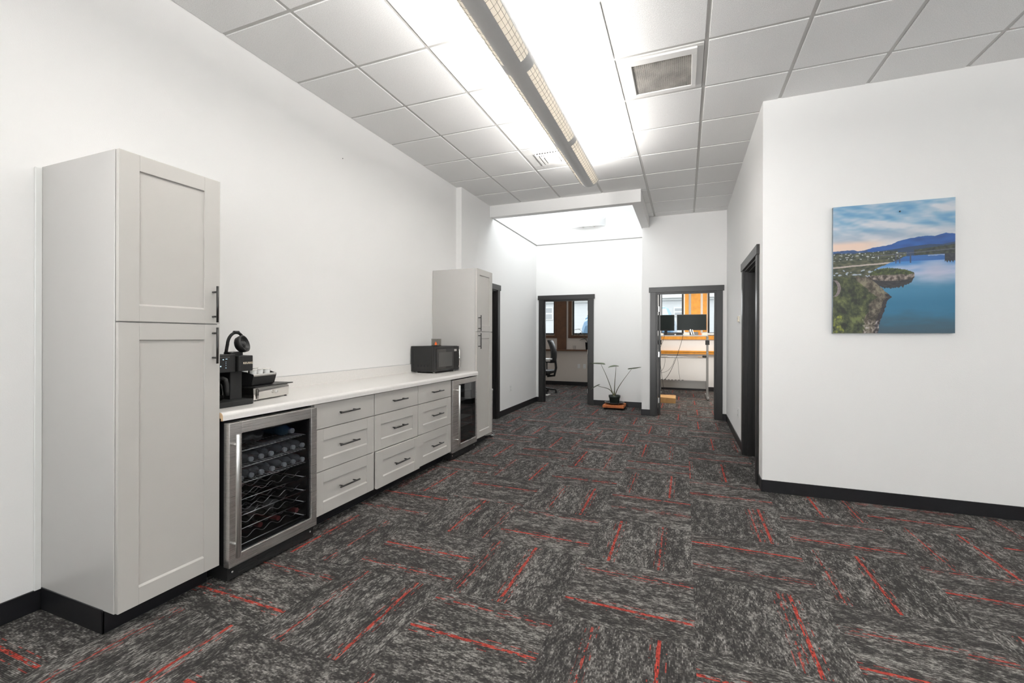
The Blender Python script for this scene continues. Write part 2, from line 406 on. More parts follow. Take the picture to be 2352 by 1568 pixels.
wallbox('wall_corridor', [(XR, XR+T, YR+T, 4.60, 0, 3.5), (XR, XR+T, 4.60, 5.575, 2.07, 3.5), (XR, XR+T, 5.575, YB, 0, 3.5)])
wallbox('wall_right', [(XR, 5.6, YR, YR+T, 0, 3.5)])
wallbox('wall_side', [(5.5, 5.6, -3.6, -.7, 0, 3.5), (5.5, 5.6, 1.9, YR, 0, 3.5), (5.5, 5.6, -.7, 1.9, 0, .65), (5.5, 5.6, -.7, 1.9, 2.85, 3.5)])
wl = [(-3.02, 5.6, -3.6, -3.5, 0, .65), (-3.02, 5.6, -3.6, -3.5, 2.85, 3.5)]
for a_, b_ in ((-3.02, -2.6), (-.8, -.4), (1.4, 1.8), (3.6, 5.6)): wl.append((a_, b_, -3.6, -3.5, .65, 2.85))
wallbox('wall_behind', wl)
# soffit around the skylight well
bm = B(); box(bm, XL2-.01, SX1, SY0, SY1, 3.175, ZT); box(bm, SX0, SX1, SY1, YB+T, 3.175, ZT)
struct('trim_1', bm, 'wall')
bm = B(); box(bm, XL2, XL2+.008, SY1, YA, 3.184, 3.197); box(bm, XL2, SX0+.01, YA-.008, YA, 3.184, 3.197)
struct('trim_2', bm, 'greygreen')  # thin seam bead, coloured dark to stand in for the gap's shadow
# skylight over the well
wn = sempty('window_1', (-1.75, 7.45, 4.7))
bm = B()
for p in ((-3.02, -.56, 6.27, 6.55, 4.6, 4.72), (-3.02, -.56, 8.4, 8.72, 4.6, 4.72), (-3.02, -2.66, 6.55, 8.4, 4.6, 4.72), (-.84, -.56, 6.55, 8.4, 4.6, 4.72)): box(bm, *p)
obj('window_frame', bm, 'wall', wn)
bm = B(); box(bm, -2.66, -.84, 6.55, 8.4, 4.68, 4.69); obj('pane', bm, 'glass', wn)
# unseen windows behind the camera and at the side, added for fill light
def added_window(name, x0, x1, z0, z1, y, axis='y'):
    w = sempty(name, ((x0+x1)/2, y, z0)); bm = B(); f = .05
    def bx(a0, a1, c0, c1, d0, d1):
        if axis == 'y': box(bm, a0, a1, y+d0, y+d1, c0, c1)
        else: box(bm, y+d0, y+d1, a0, a1, c0, c1)
    bx(x0, x0+f, z0, z1, -.03, .03); bx(x1-f, x1, z0, z1, -.03, .03); bx(x0+f, x1-f, z0, z0+f, -.03, .03); bx(x0+f, x1-f, z1-f, z1, -.03, .03)
    obj('window_frame', bm, 'blackm', w); bm = B(); bx(x0+f, x1-f, z0+f, z1-f, -.004, .004); obj('pane', bm, 'glass', w)
    return w
for i, (a_, b_) in enumerate(((-2.6, -.8), (-.4, 1.4), (1.8, 3.6))): added_window('window_%d' % (i+2), a_, b_, .65, 2.85, -3.55)
w = added_window('window_5', -.7, 1.9, .65, 2.85, 5.55, 'x'); 

# baseboards
def bb(name, parts, mat='base'):
    bm = B()
    for p in parts: box(bm, *p)
    return struct(name, bm, mat, bevel=.002, seg=1)
h_ = .102; d_ = .009
bb('baseboard_left', [(XL, XL+d_, -3.5, 1.164, 0, h_), (XL, XL+d_, 5.2, YS, 0, h_)])
bb('baseboard_left_far', [(XL2, XL2+d_, YS, 5.53, 0, h_), (XL2, XL2+d_, 6.645, YA, 0, h_)])
bb('baseboard_alcove', [(XL2+d_, -2.765, YA-d_, YA, 0, h_), (-1.65, -.675, YA-d_, YA, 0, h_)])
bb('baseboard_jog', [(-.675-d_, -.675, YB-d_, YA-d_, 0, h_)])
bb('baseboard_far', [(-.675, -.535, YB-d_, YB, 0, h_), (.568, XR-d_, YB-d_, YB, 0, h_)])
bb('baseboard_corridor', [(XR-d_, XR, YR-d_, 4.50, 0, h_), (XR-d_, XR, 5.68, YB, 0, h_)])
bb('baseboard_right', [(XR, 5.5, YR-d_, YR, 0, h_)])
bb('baseboard_offices', [(-5, -.675, 11.89, 11.9, 0, h_), (-.555, 2.6, 11.89, 11.9, 0, h_)])

# ------------------------------------------------------------------ doors
def slab_door(par, bm, hinges):
    s = obj('door_slab', bm, 'dark', par, bevel=.002, seg=1)
    return s
def hinge(par, x0, x1, y0, y1, zs):
    for z in zs:
        bm = B(); box(bm, x0, x1, y0, y1, z-.045, z+.045); obj('hinge', bm, 'silver', par, bevel=.002, seg=1)
CW = .093
def door_y(name, x0, x1, y, th, hinge_side):
    """door opening in a wall facing -Y"""
    d = sempty(name, ((x0+x1)/2, y, 0)); zt = 2.07
    for a0, a1 in ((x0-CW, x0), (x1, x1+CW)):
        bm = B(); box(bm, a0, a1, y-.019, y, 0, zt+.002); obj('side_casing', bm, 'dark', d, bevel=.002, seg=1)
    bm = B(); box(bm, x0-CW-.02, x1+CW+.02, y-.026, y, zt, zt+.088); obj('head_casing', bm, 'dark', d, bevel=.002, seg=1)
    bm = B(); box(bm, x0, x0+.016, y-.001, y+th, 0, zt); box(bm, x1-.016, x1, y-.001, y+th, 0, zt); box(bm, x0+.016, x1-.016, y-.001, y+th, zt-.016, zt)
    box(bm, x0+.016, x0+.03, y+.03, y+.07, 0, zt-.016); box(bm, x1-.03, x1-.016, y+.03, y+.07, 0, zt-.016); box(bm, x0+.03, x1-.03, y+.03, y+.07, zt-.03, zt-.016)
    obj('jamb', bm, 'dark', d)
    bm = B()
    if hinge_side == 'l':
        hx = x0+.022; box(bm, hx+.012, hx+.047, y+th, y+th+.88, .012, zt-.02); rot(bm, math.radians(3), 'Z', (hx, y+th, 0))
        s = slab_door(d, bm, 0); hinge(s, hx-.004, hx+.030, y+th-.014, y+th+.001, (1.80, 1.03, .25))
    else:
        hx = x1-.022; box(bm, hx-.035, hx, y+th+.01, y+th+.89, .012, zt-.02); rot(bm, math.radians(-6), 'Z', (hx, y+th, 0))
        s = slab_door(d, bm, 0); hinge(s, x1-.052, x1-.022, y+th-.012, y+th+.006, (1.80, 1.03, .25))
    return d
door_y('door_1', -2.672, -1.74, YA, T, 'r')
door_y('door_2', -.448, .475, YB, T, 'l')
def door_x(name, y0, y1, x, s, mode):
    """door opening in a wall along Y; s=+1: the wall body lies towards +X"""
    zt = 2.07; d = sempty(name, (x, (y0+y1)/2, 0))
    def bx(bm, a, b, c0, c1, z0, z1): box(bm, min(x+s*a, x+s*b), max(x+s*a, x+s*b), c0, c1, z0, z1)
    for c0, c1 in ((y0-CW, y0), (y1, y1+CW)):
        bm = B(); bx(bm, -.019, 0, c0, c1, 0, zt+.002); obj('side_casing', bm, 'dark', d, bevel=.002, seg=1)
    bm = B(); bx(bm, -.026, 0, y0-CW-.02, y1+CW+.02, zt, zt+.088); obj('head_casing', bm, 'dark', d, bevel=.002, seg=1)
    bm = B()
    for c0, c1 in ((y0, y0+.016), (y1-.016, y1)): bx(bm, -.001, T, c0, c1, 0, zt)
    bx(bm, -.001, T, y0+.016, y1-.016, zt-.016, zt)
    for c0, c1 in ((y0+.016, y0+.028), (y1-.028, y1-.016)): bx(bm, .035, .075, c0, c1, 0, zt-.016)
    bx(bm, .035, .075, y0+.028, y1-.028, zt-.028, zt-.016)
    obj('jamb', bm, 'dark', d)
    bm = B()
    if mode == 'open': bx(bm, T+.005, T+.9, y1-.055, y1-.02, .012, zt-.02)
    else: bx(bm, .077, T, y0+.018, y1-.018, .012, zt-.02)
    sl = slab_door(d, bm, 0)
    if mode == 'open':
        bm = B(); bx(bm, .012, .034, y0+.014, y0+.018, .93, 1.0); obj('strike_plate', bm, 'silver', d)
    return d
door_x('door_3', 4.60, 5.575, XR, 1, 'open')
door_x('door_4', 5.62, 6.555, XL2, -1, 'closed')
# room behind the corridor door
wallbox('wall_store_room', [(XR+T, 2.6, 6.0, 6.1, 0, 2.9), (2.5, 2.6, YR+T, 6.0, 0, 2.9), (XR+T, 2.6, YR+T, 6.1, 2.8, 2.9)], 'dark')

# ------------------------------------------------------------------ offices beyond the two far doors
YE = 11.9
def wallwin(name, x0, x1, holes, mat):
    parts = []; xs = x0
    for a_, b_, z0, z1 in holes:
        parts += [(xs, a_, YE, YE+.15, 0, 3.1), (a_, b_, YE, YE+.15, 0, z0), (a_, b_, YE, YE+.15, z1, 3.1)]; xs = b_
    parts.append((xs, x1, YE, YE+.15, 0, 3.1)); return wallbox(name, parts, mat)
wallwin('wall_office_left', -5.1, -.615, [(-4.4, -3.36, 1.385, 2.5), (-2.87, -1.9, 1.385, 2.5)], 'wallA')
wallwin('wall_office_right', -.615, 2.7, [(-1.4+.82, -.02, 1.40, 2.5), (.53, 1.3, 1.40, 2.5)], 'wall')
wallbox('wall_office_left_side', [(-5.1, -5.0, YA, YE, 0, 3.1), (-5.0, XL2-.2, YA, YA+T, 0, 3.1)], 'wallA')
wallbox('wall_office_right_side', [(2.6, 2.7, YB, YE, 0, 3.1)], 'wall')
bm = B(); box(bm, -5.1, -.62, YA+T, YE+.1, 2.9, 2.96); box(bm, -.62, 2.7, YB+T, YE+.1, 2.9, 2.96); struct('ceiling_offices', bm, 'tile')
def office_window(n, x0, x1, z0, z1):
    w = sempty('window_%d' % n, ((x0+x1)/2, YE, z0)); f = .045; bm = B()
    for p in ((x0, x0+f, z0, z1), (x1-f, x1, z0, z1), (x0+f, x1-f, z0, z0+f), (x0+f, x1-f, z1-f, z1)): box(bm, p[0], p[1], YE+.02, YE+.07, p[2], p[3])
    obj('window_frame', bm, 'blackm', w, bevel=.003, seg=1)
    bm = B(); box(bm, x0+f, x1-f, YE+.04, YE+.05, z0+f, z1-f); obj('pane', bm, 'glass', w)
office_window(6, -4.4, -3.36, 1.385, 2.5); office_window(7, -2.87, -1.9, 1.385, 2.5)
office_window(8, -.58, -.02, 1.40, 2.5); office_window(9, .53, 1.3, 1.40, 2.5)
# shade-toned wood casing, post, aprons and ledge in the left office
bm = B()
box(bm, -3.372, -3.289, YE-.02, YE, 1.37, 2.6); box(bm, -2.976, -2.875, YE-.02, YE, 1.37, 2.6)
box(bm, -4.5, -3.289, YE-.03, YE, 1.292, 1.372); box(bm, -2.976, -1.8, YE-.03, YE, 1.292, 1.372)
struct('trim_3', bm, 'woodA', bevel=.003, seg=1)
bm = B(); box(bm, -3.285, -3.028, YE-.06, YE, .982, 2.88); struct('trim_4', bm, 'woodA', bevel=.003, seg=1)
bm = B(); box(bm, -5, -.68, YE-.13, YE, .94, .982); struct('trim_5', bm, 'woodA', bevel=.003, seg=1)
bm = B(); box(bm, -2.875, -2.868, YE-.022, YE, 1.38, 2.5); struct('trim_6', bm, 'cream')
# orange wood between the windows of the right office
bm = B()
box(bm, .008, .095, YE-.02, YE, 1.46, 2.88); box(bm, .153, .368, YE-.05, YE, 1.37, 2.88); box(bm, .42, .515, YE-.02, YE, 1.46, 2.88)
struct('trim_7', bm, 'wood', bevel=.002, seg=1)
bm = B(); box(bm, .095, .153, YE-.012, YE, 1.46, 2.88); struct('trim_8', bm, 'sidetrim')
bm = B(); box(bm, .368, .42, YE-.012, YE, 1.46, 2.88); struct('trim_9', bm, 'paper')
bm = B(); box(bm, -.55, 2.6, YE-.035, YE, 1.268, 1.365); box(bm, -.55, 2.6, YE-.09, YE, .905, .955); box(bm, -.55, 2.6, YE-.11, YE, .955, .99); struct('trim_10', bm, 'wood', bevel=.003, seg=1)
bm = B(); box(bm, -.55, .06, YE-.06, YE, 1.38, 1.41); box(bm, .515, 1.4, YE-.06, YE, 1.38, 1.43); struct('trim_11', bm, 'white', bevel=.004)

# ------------------------------------------------------------------ cabinets
XD = -2.293                                     # plane of the door and drawer fronts
def shaker(bm, y0, y1, z0, z1, x=XD, st=.08, rc=.009, th=.02, rail=None):
    rail = rail or st
    box(bm, x-th, x, y0, y0+st, z0, z1); box(bm, x-th, x, y1-st, y1, z0, z1)
    box(bm, x-th, x-.0004, y0+st, y1-st, z0, z0+rail); box(bm, x-th, x-.0004, y0+st, y1-st, z1-rail, z1)
    box(bm, x-th, x-rc, y0+st-.002, y1-st+.002, z0+rail-.002, z1-rail+.002)
    c = .008
    prism(bm, [(x-rc, z0+rail), (x-.0005, z0+rail), (x-rc, z0+rail+c)], y0+st, y1-st, 'y')
    prism(bm, [(x-rc, z1-rail), (x-.0005, z1-rail), (x-rc, z1-rail-.003)], y0+st, y1-st, 'y')
def bar_handle(par, y, z, L, axis, x=XD, inset=.03, mat='blackm', r=.0058, stand=.036, name='handle'):
    bm = B(); xc = x+stand
    if axis == 'z':
        tube(bm, [(xc, y, z-L/2), (xc, y, z+L/2)], r, 12)
        for s in (-1, 1): tube(bm, [(x, y, z+s*(L/2-inset)), (xc, y, z+s*(L/2-inset))], r*.85, 10)
    else:
        tube(bm, [(xc, y-L/2, z), (xc, y+L/2, z)], r, 12)
        for s in (-1, 1): tube(bm, [(x, y+s*(L/2-inset), z), (xc, y+s*(L/2-inset), z)], r*.85, 10)
    return obj(name, bm, mat, par)
def tall(name, label, y0, y1, hy, wrap):
    t = thing(name, label, 'cabinet', ((XL+XD)/2, (y0+y1)/2, 0), 'tall grey pantry cabinets')
    bm = B(); box(bm, XL+.004, XD-.022, y0, y1, .104, 2.136); obj('body', bm, 'cabside', t, bevel=.002, seg=1)
    bm = B(); box(bm, XL+.004, XD-.105, y0+(.006 if wrap else .02), y1-.01, 0, .104); obj('plinth', bm, 'base', t)
    if wrap:
        bm = B(); box(bm, XL+.010, XD-.097, y0-.003, y0+.006, 0, .108); box(bm, XD-.105, XD-.097, y0-.003, y1, 0, .100)
        obj('toe_kick', bm, 'base', t, bevel=.002, seg=1)
        bm = B(); box(bm, XL+.002, XL+.012, y0-.026, y0, .10, 2.128); obj('filler_strip', bm, 'white', t, bevel=.002, seg=1)
    else:
        bm = B(); box(bm, XD-.105, XD-.097, y0, y1, 0, .1); obj('toe_kick', bm, 'base', t)
    bm = B(); shaker(bm, y0+.004, y1-.002, .107, 1.3815-.0025, rail=.077); dl = obj('lower_door', bm, 'cab', t, bevel=.0022, seg=2)
    bm = B(); shaker(bm, y0+.004, y1-.002, 1.3815+.0035, 2.136, rail=.072); du = obj('upper_door', bm, 'cab', t, bevel=.0022, seg=2)
    bar_handle(dl, hy, 1.2715, .187, 'z'); bar_handle(du, hy, 1.485, .188, 'z')
    return t
tall('tall_cabinet', 'tall grey two-door cabinet nearest the camera, left of the coffee maker', 1.165, 1.622, 1.582, True)
tall('tall_cabinet', 'tall grey two-door cabinet at the far end, right of the microwave', 4.727, 5.182, 4.772, False)

def base_cab(y0, y1, label, out=0.0, gap=.0025):
    t = thing('drawer_cabinet', label, 'cabinet', ((XL+XD)/2, (y0+y1)/2, 0), 'grey three-drawer base cabinets')
    bm = B(); box(bm, XL+.001, XD-.021, y0-.002, y1+.002, .106, .866); obj('body', bm, 'cabside', t)
    g = gap
    bm = B(); box(bm, XD-.02, XD, y0+g, y1-g, .694, .864); d1 = obj('drawer', bm, 'cab', t, bevel=.0022)
    bar_handle(d1, (y0+y1)/2, .7815, .197, 'y')
    bm = B(); shaker(bm, y0+g, y1-g, .406, .689); d2 = obj('drawer', bm, 'cab', t, bevel=.0022)
    bar_handle(d2, (y0+y1)/2, .554, .197, 'y')
    bm = B(); shaker(bm, y0+g, y1-g, .108, .401, x=XD+out); d3 = obj('drawer', bm, 'cab', t, bevel=.0022)
    bar_handle(d3, (y0+y1)/2, .257, .197, 'y', x=XD+out)
    return t
base_cab(2.262, 2.874, 'grey three-drawer cabinet beside the near wine cooler')
base_cab(2.878, 3.492, 'middle grey three-drawer cabinet with its bottom drawer slightly open', out=.021)
base_cab(3.496, 4.116, 'grey three-drawer cabinet beside the far wine cooler')
bm = B(); box(bm, -2.42, -2.407, 2.25, 4.12, 0, .106); box(bm, -2.42, -2.398, 2.25, 4.12, 0, .009)
struct('baseboard_cabinets', bm, 'base', bevel=.002, seg=1)

# countertop with rolled front edge and upstand
t = thing('countertop', 'speckled off-white laminate countertop with rolled front edge and low upstand', 'countertop', (-2.6, 3.15, .875))
prof = [(-2.899, .915), (-2.295, .915)]
for k in range(0, 9):
    a = PI/2 - k*PI/2/8; prof.append((-2.293+.022*math.cos(a), .893+.022*math.sin(a)))
prof += [(-2.271, .871), (-2.285, .869), (-2.285, .884), (-2.899, .884)]
bm = B(); prism(bm, prof, 1.6235, 4.7255, 'y')
for f in bm.faces: f.smooth = False
o = obj('slab', bm, 'counter', t)
bm = B(); prism(bm, [(-2.310, .911)] + [(p[0]-.0015 if i > 0 else p[0], p[1]-.0012) for i, p in enumerate(prof[1:12])] + [(-2.2865, .870), (-2.2865, .883), (-2.310, .883)], 1.622, 1.6235, 'y'); obj('raw_edge', bm, 'gasket', t)
bm = B(); prism(bm, [(-2.899, .915), (-2.880, .915), (-2.880, 1.006), (-2.884, 1.012), (-2.899, 1.012)], 1.6235, 4.7255, 'y'); obj('upstand', bm, 'counter', t)
bm = B(); box(bm, -2.881, -2.8795, 1.6235, 4.7255, 1.0095, 1.0125); obj('trim_line', bm, 'sidetrim', t)

# ------------------------------------------------------------------ wine coolers
def cooler(label, y0, y1, xf, glassmat, hz, racks, gy0, gy1, gz0, gz1):
    """xf: plane of the door front"""
    t = thing('wine_cooler', label, 'wine cooler', ((XL+xf)/2, (y0+y1)/2, 0), 'stainless wine coolers under the counter')
    xb = xf-.046; w = .03
    bm = B()
    box(bm, XL+.02, xb, y0+.003, y0+w, .09, .858); box(bm, XL+.02, xb, y1-w, y1-.003, .09, .858)
    box(bm, XL+.02, xb, y0+w, y1-w, .83, .858); box(bm, XL+.02, xb, y0+w, y1-w, .09, .118); box(bm, XL+.02, XL+.05, y0+w, y1-w, .118, .83)
    obj('cabinet_shell', bm, 'void', t)
    bm = B(); box(bm, XL+.02, xf-.022, y0+.006, y1-.006, .012, .09)
    for s in (y0+.05, y1-.05):
        tube(bm, [(xf-.09, s, 0), (xf-.09, s, .012)], .018, 12)
    obj('plinth', bm, 'black', t, bevel=.003)
    # grille slots
    bm = B(); n = 4; L = (y1-y0-.12)/n
    for i in range(n):
        for k in range(3):
            a = y0+.06+i*L; box(bm, xf-.024, xf-.0185, a+.006, a+L-.006, .028+k*.018, .036+k*.018)
    obj('kick_grille', bm, 'charcoal', t, bevel=.001, seg=1)
    for s in (y0+.035, y1-.035):
        bm = B(); lathe(bm, [(.006, 0), (.006, .002), (.003, .003)], (xf-.022, s, .05), 12, 'x'); obj('screw', bm, 'silver', t)
    # door frame
    bm = B()
    box(bm, xb+.002, xf, y0, gy0, .085, .856); box(bm, xb+.002, xf, gy1, y1, .085, .856)
    box(bm, xb+.002, xf-.0006, gy0, gy1, gz1, .856); box(bm, xb+.002, xf-.0006, gy0, gy1, .085, gz0)
    fr_ = obj('door', bm, 'steel', t, bevel=.003)
    bm = B(); box(bm, xf-.016, xf-.011, gy0-.004, gy1+.004, gz0-.004, gz1+.004); obj('glass_pane', bm, glassmat, fr_)
    bm = B()
    for a0, a1, c0, c1 in ((gy0, gy0+.012, gz0, gz1), (gy1-.012, gy1, gz0, gz1), (gy0, gy1, gz0, gz0+.012), (gy0, gy1, gz1-.012, gz1)): box(bm, xf-.034, xf-.018, a0, a1, c0, c1)
    obj('seal', bm, 'void', fr_)
    bm = B(); hy, z0, z1 = hz; xh = xf+.052
    tube(bm, [(xh, hy, z0), (xh, hy, z1)], .0115, 18)
    hd = obj('handle', bm, 'silver', fr_, bevel=.001)
    for z in (z0+.07, z1-.055):
        bm = B(); tube(bm, [(xf, hy-.002, z), (xh, hy, z)], .0075, 12); o = obj('handle_post', bm, 'silver', fr_)
    # shelves
    i0, i1 = y0+w+.004, y1-w-.004; xs = xf-.06
    for k, (z, kind) in enumerate(racks):
        bm = B()
        tube(bm, [(xs, i0, z), (xs, i1, z)], .003, 8); tube(bm, [(XL+.07, i0, z), (XL+.07, i1, z)], .003, 6)
        if kind == 'flat':
            n = 22
            for i in range(n):
                y = i0+.01+(i1-i0-.02)*i/(n-1); tube(bm, [(xs+.003, y, z+.004), (XL+.07, y, z+.004)], .0016, 6)
            for x in (xs-.18, xs-.36): tube(bm, [(x, i0, z-.003), (x, i1, z-.003)], .0025, 6)
        else:
            for x in (xs-.05, xs-.15, xs-.27, xs-.40):
                pts = [(x, i0+(i1-i0)*i/48, z+.018+.012*math.cos(2*PI*(i/48*5.0)+.4)) for i in range(49)]
                tube(bm, pts, .0022, 6)
            for y in (i0+.01, i1-.01): tube(bm, [(xs, y, z), (XL+.07, y, z)], .003, 6)
        obj('shelf', bm, 'silver', t)
    return t
R1 = [(.677, 'flat'), (.5856, 'flat'), (.496, 'flat'), (.405, 'wave'), (.3166, 'wave'), (.242, 'wave'), (.155, 'wave')]
c1 = cooler('near stainless wine cooler beside the near tall cabinet, stocked with water bottles', 1.640, 2.240, -2.246, 'coolerglass', (1.651, .152, .803), R1, 1.712, 2.193, .146, .792)
bm = B(); box(bm, -2.31, -2.30, 2.05, 2.11, .806, .814); obj('display_light', bm, 'blueled', c1)
c2 = cooler('far stainless wine cooler next to the far tall cabinet, reflecting the room', 4.13, 4.722, -2.282, 'coolerglassd', (4.187, .152, .803), [(.70, 'flat'), (.60, 'flat'), (.5, 'flat'), (.4, 'flat'), (.31, 'flat')], 4.272, 4.705, .148, .800)

# bottles in the near cooler : built once, copied
def water_bottle():
    t = bpy.data.objects.new('water_bottle', None); C.objects.link(t); OFF[t.name] = Vector((0, 0, 0))
    bm = B(); r = .029
    lathe(bm, [(.012, -.018), (.0125, -.028), (.018, -.040), (.026, -.058), (r, -.072), (r*.93, -.078), (r, -.084), (r*.93, -.090), (r, -.096), (r, -.140), (r*.94, -.146), (r, -.152), (r*.94, -.158), (r, -.164), (r, -.198), (r*.9, -.205)], (0, 0, 0), 20, 'x')
    obj('bottle_body', bm, 'pet', t)
    bm = B(); lathe(bm, [(.0125, 0), (.0145, -.002), (.0145, -.016), (.0135, -.018)], (0, 0, 0), 20, 'x'); obj('cap', bm, 'cap', t)
    return t
wb = water_bottle(); first = True
ORD = ['leftmost', 'second from the left', 'third from the left', 'fourth from the left', 'fifth from the left', 'rightmost']
for z, ys, row in ((.6205, (1.807, 1.874, 1.940, 2.036, 2.098, 2.166), 'upper'), (.529, (1.746, 1.810, 1.876, 1.948, 2.032, 2.100, 2.166), 'lower')):
    for i, y in enumerate(ys):
        o = wb if first else copy_tree(wb); first = False
        o.location = (-2.292 if i < len(ys)-1 else -2.286, y, z); o.rotation_euler = (random.uniform(0, 3), 0, random.uniform(-.004, .004))
        k = 'mostly behind the door frame' if (row == 'lower' and i == 0) else (ORD[i] if row == 'upper' else ORD[max(0, i-1)])
        tag(o, 'clear water bottle in the %s row of the near cooler, %s' % (row, k), 'bottle', 'water bottles on the %s bottle shelf' % row)
t = thing('large_bottle', 'bluish water bottle lying on the top shelf of the near cooler', 'bottle', (-2.31, 2.105, .722))
bm = B(); lathe(bm, [(.015, -.02), (.018, -.03), (.030, -.055), (.037, -.08), (.037, -.13), (.034, -.135), (.037, -.14), (.037, -.27), (.03, -.28)], (-2.31, 2.105, .722), 22, 'x'); obj('bottle_body', bm, 'petblue', t)
bm = B(); lathe(bm, [(.015, 0), (.017, -.002), (.017, -.02), (.015, -.022)], (-2.31, 2.105, .722), 20, 'x'); obj('cap', bm, 'cap', t)
bm = B(); lathe(bm, [(.0375, -.15), (.0375, -.22)], (-2.31, 2.105, .722), 22, 'x', closed=False); obj('wrapper', bm, 'petblue', t)
# lumpy plastic bag
bm = B(); bmesh.ops.create_icosphere(bm, subdivisions=4, radius=1)
for v in bm.verts:
    n = noise.noise(v.co*2.2)*.25 + noise.noise(v.co*5)*.1
    v.co = Vector((v.co.x*.13*(1+n), v.co.y*.125*(1+n), max(-.040, v.co.z*.05*(1+n*1.5) + (.012 if v.co.y < 0 else -.006))))
    v.co += Vector((-2.46, 1.845, .727))
solo('plastic_bag', bm, 'bag', 'crumpled grey plastic bag on the top shelf of the near cooler', 'bag', origin=(-2.46, 1.845, .68), smooth=True)
# wine bottles
def wine_bottle(y, z, label, dx=0.):
    t = thing('wine_bottle', label, 'bottle', (-2.30+dx, y, z), 'dark wine bottles on the lower racks'); c = (-2.30+dx, y, z)
    bm = B(); lathe(bm, [(.0135, 0), (.0135, -.08), (.018, -.095), (.034, -.125), (.0375, -.145), (.0375, -.295), (.034, -.30)], c, 24, 'x'); obj('bottle_body', bm, 'wineglass', t)
    bm = B(); lathe(bm, [(.0145, .002), (.0148, -.001), (.0145, -.066)], c, 20, 'x'); obj('foil', bm, 'foil', t)
    bm = B(); lathe(bm, [(.0379, -.16), (.0379, -.255)], c, 24, 'x', closed=False); obj('label', bm, 'label', t)
wine_bottle(1.992, .214, 'dark wine bottle with pale label and red foil, left on the lower racks')
wine_bottle(2.128, .214, 'dark wine bottle with pale label and red foil, right on the lower racks')
wine_bottle(1.885, .214, 'dark wine bottle with pale label behind the cooler handle side', -.02)

# ------------------------------------------------------------------ coffee maker (pod brewer beside a carafe brewer)
ZK = .916
t = thing('coffee_maker', 'black two-way coffee maker with raised pod lid beside the near tall cabinet', 'coffee maker', (-2.6, 1.78, ZK))
def rbox(bm, x0, x1, y0, y1, z0, z1, r=.012, seg=4, corners='all'):
    """box with vertical corners rounded"""
    pts = []
    for cx, cy, a0 in ((x1-r, y1-r, 0), (x0+r, y1-r, PI/2), (x0+r, y0+r, PI), (x1-r, y0+r, 3*PI/2)):
        for k in range(seg+1):
            a = a0+k*PI/2/seg; pts.append((cx+r*math.cos(a), cy+r*math.sin(a)))
    prism(bm, pts, z0, z1, 'z')
bm = B(); rbox(bm, -2.80, -2.41, 1.632, 1.918, ZK, .946, .018); obj('base_tray', bm, 'charcoal', t, bevel=.003)
bm = B(); rbox(bm, -2.80, -2.64, 1.64, 1.84, .946, 1.13, .012); rbox(bm, -2.80, -2.495, 1.826, 1.903, .946, 1.13, .008); obj('tower', bm, 'charcoal', t, bevel=.002)
bm = B(); rbox(bm, -2.80, -2.464, 1.640, 1.838, 1.110, 1.213, .008); hl = obj('control_head', bm, 'charcoal', t, bevel=.004)
bm = B(); rbox(bm, -2.80, -2.452, 1.846, 1.944, 1.112, 1.204, .012, 5); hd = obj('brew_head', bm, 'charcoal', t, bevel=.004)
bm = B(); box(bm, -2.4645, -2.4632, 1.66, 1.80, 1.197, 1.1985); obj('panel_line', bm, 'greygreen', hl)
for (y, z, w, h) in ((1.761, 1.185, .006, .006), (1.746, 1.147, .006, .007)):
    bm = B(); box(bm, -2.4645, -2.4632, y-w/2, y+w/2, z-h/2, z+h/2); obj('button', bm, 'led', hl)
for (y, z, w, h) in ((1.780, 1.188, .011, .0025), (1.777, 1.171, .0025, .0025), (1.777, 1.161, .0025, .0025), (1.777, 1.151, .0025, .0025), (1.777, 1.137, .004, .005)):
    bm = B(); box(bm, -2.4645, -2.4632, y-w/2, y+w/2, z-h/2, z+h/2); obj('indicator', bm, 'led', hl)
# lettering on the brew head
cu = bpy.data.curves.new('lettering', 'FONT'); cu.body = 'KEURIG'; cu.size = .0165; cu.extrude = .0004; cu.align_x = 'CENTER'; cu.space_character = 1.12; cu.offset = .0004
tmp = bpy.data.objects.new('tmp', cu); C.objects.link(tmp); bpy.context.view_layer.update()
lm = bpy.data.meshes.new_from_object(tmp.evaluated_get(bpy.context.evaluated_depsgraph_get())); bpy.data.objects.remove(tmp, do_unlink=True)
lm.materials.clear(); lm.materials.append(M['letter']); lt = bpy.data.objects.new('lettering', lm); C.objects.link(lt); lt.parent = hd
off = OFF[hd.name]; lt.location = Vector((-2.4515, 1.906, 1.154)) - off; lt.rotation_euler = (PI/2, 0, PI/2)
# water reservoir and its lid
bm = B(); rbox(bm, -2.79, -2.57, 1.642, 1.80, 1.213, 1.232, .015); rs = obj('water_reservoir', bm, 'smoke', t, bevel=.001)
bm = B(); rbox(bm, -2.795, -2.565, 1.640, 1.802, 1.232, 1.241, .016); obj('reservoir_lid', bm, 'charcoal', rs, bevel=.003)
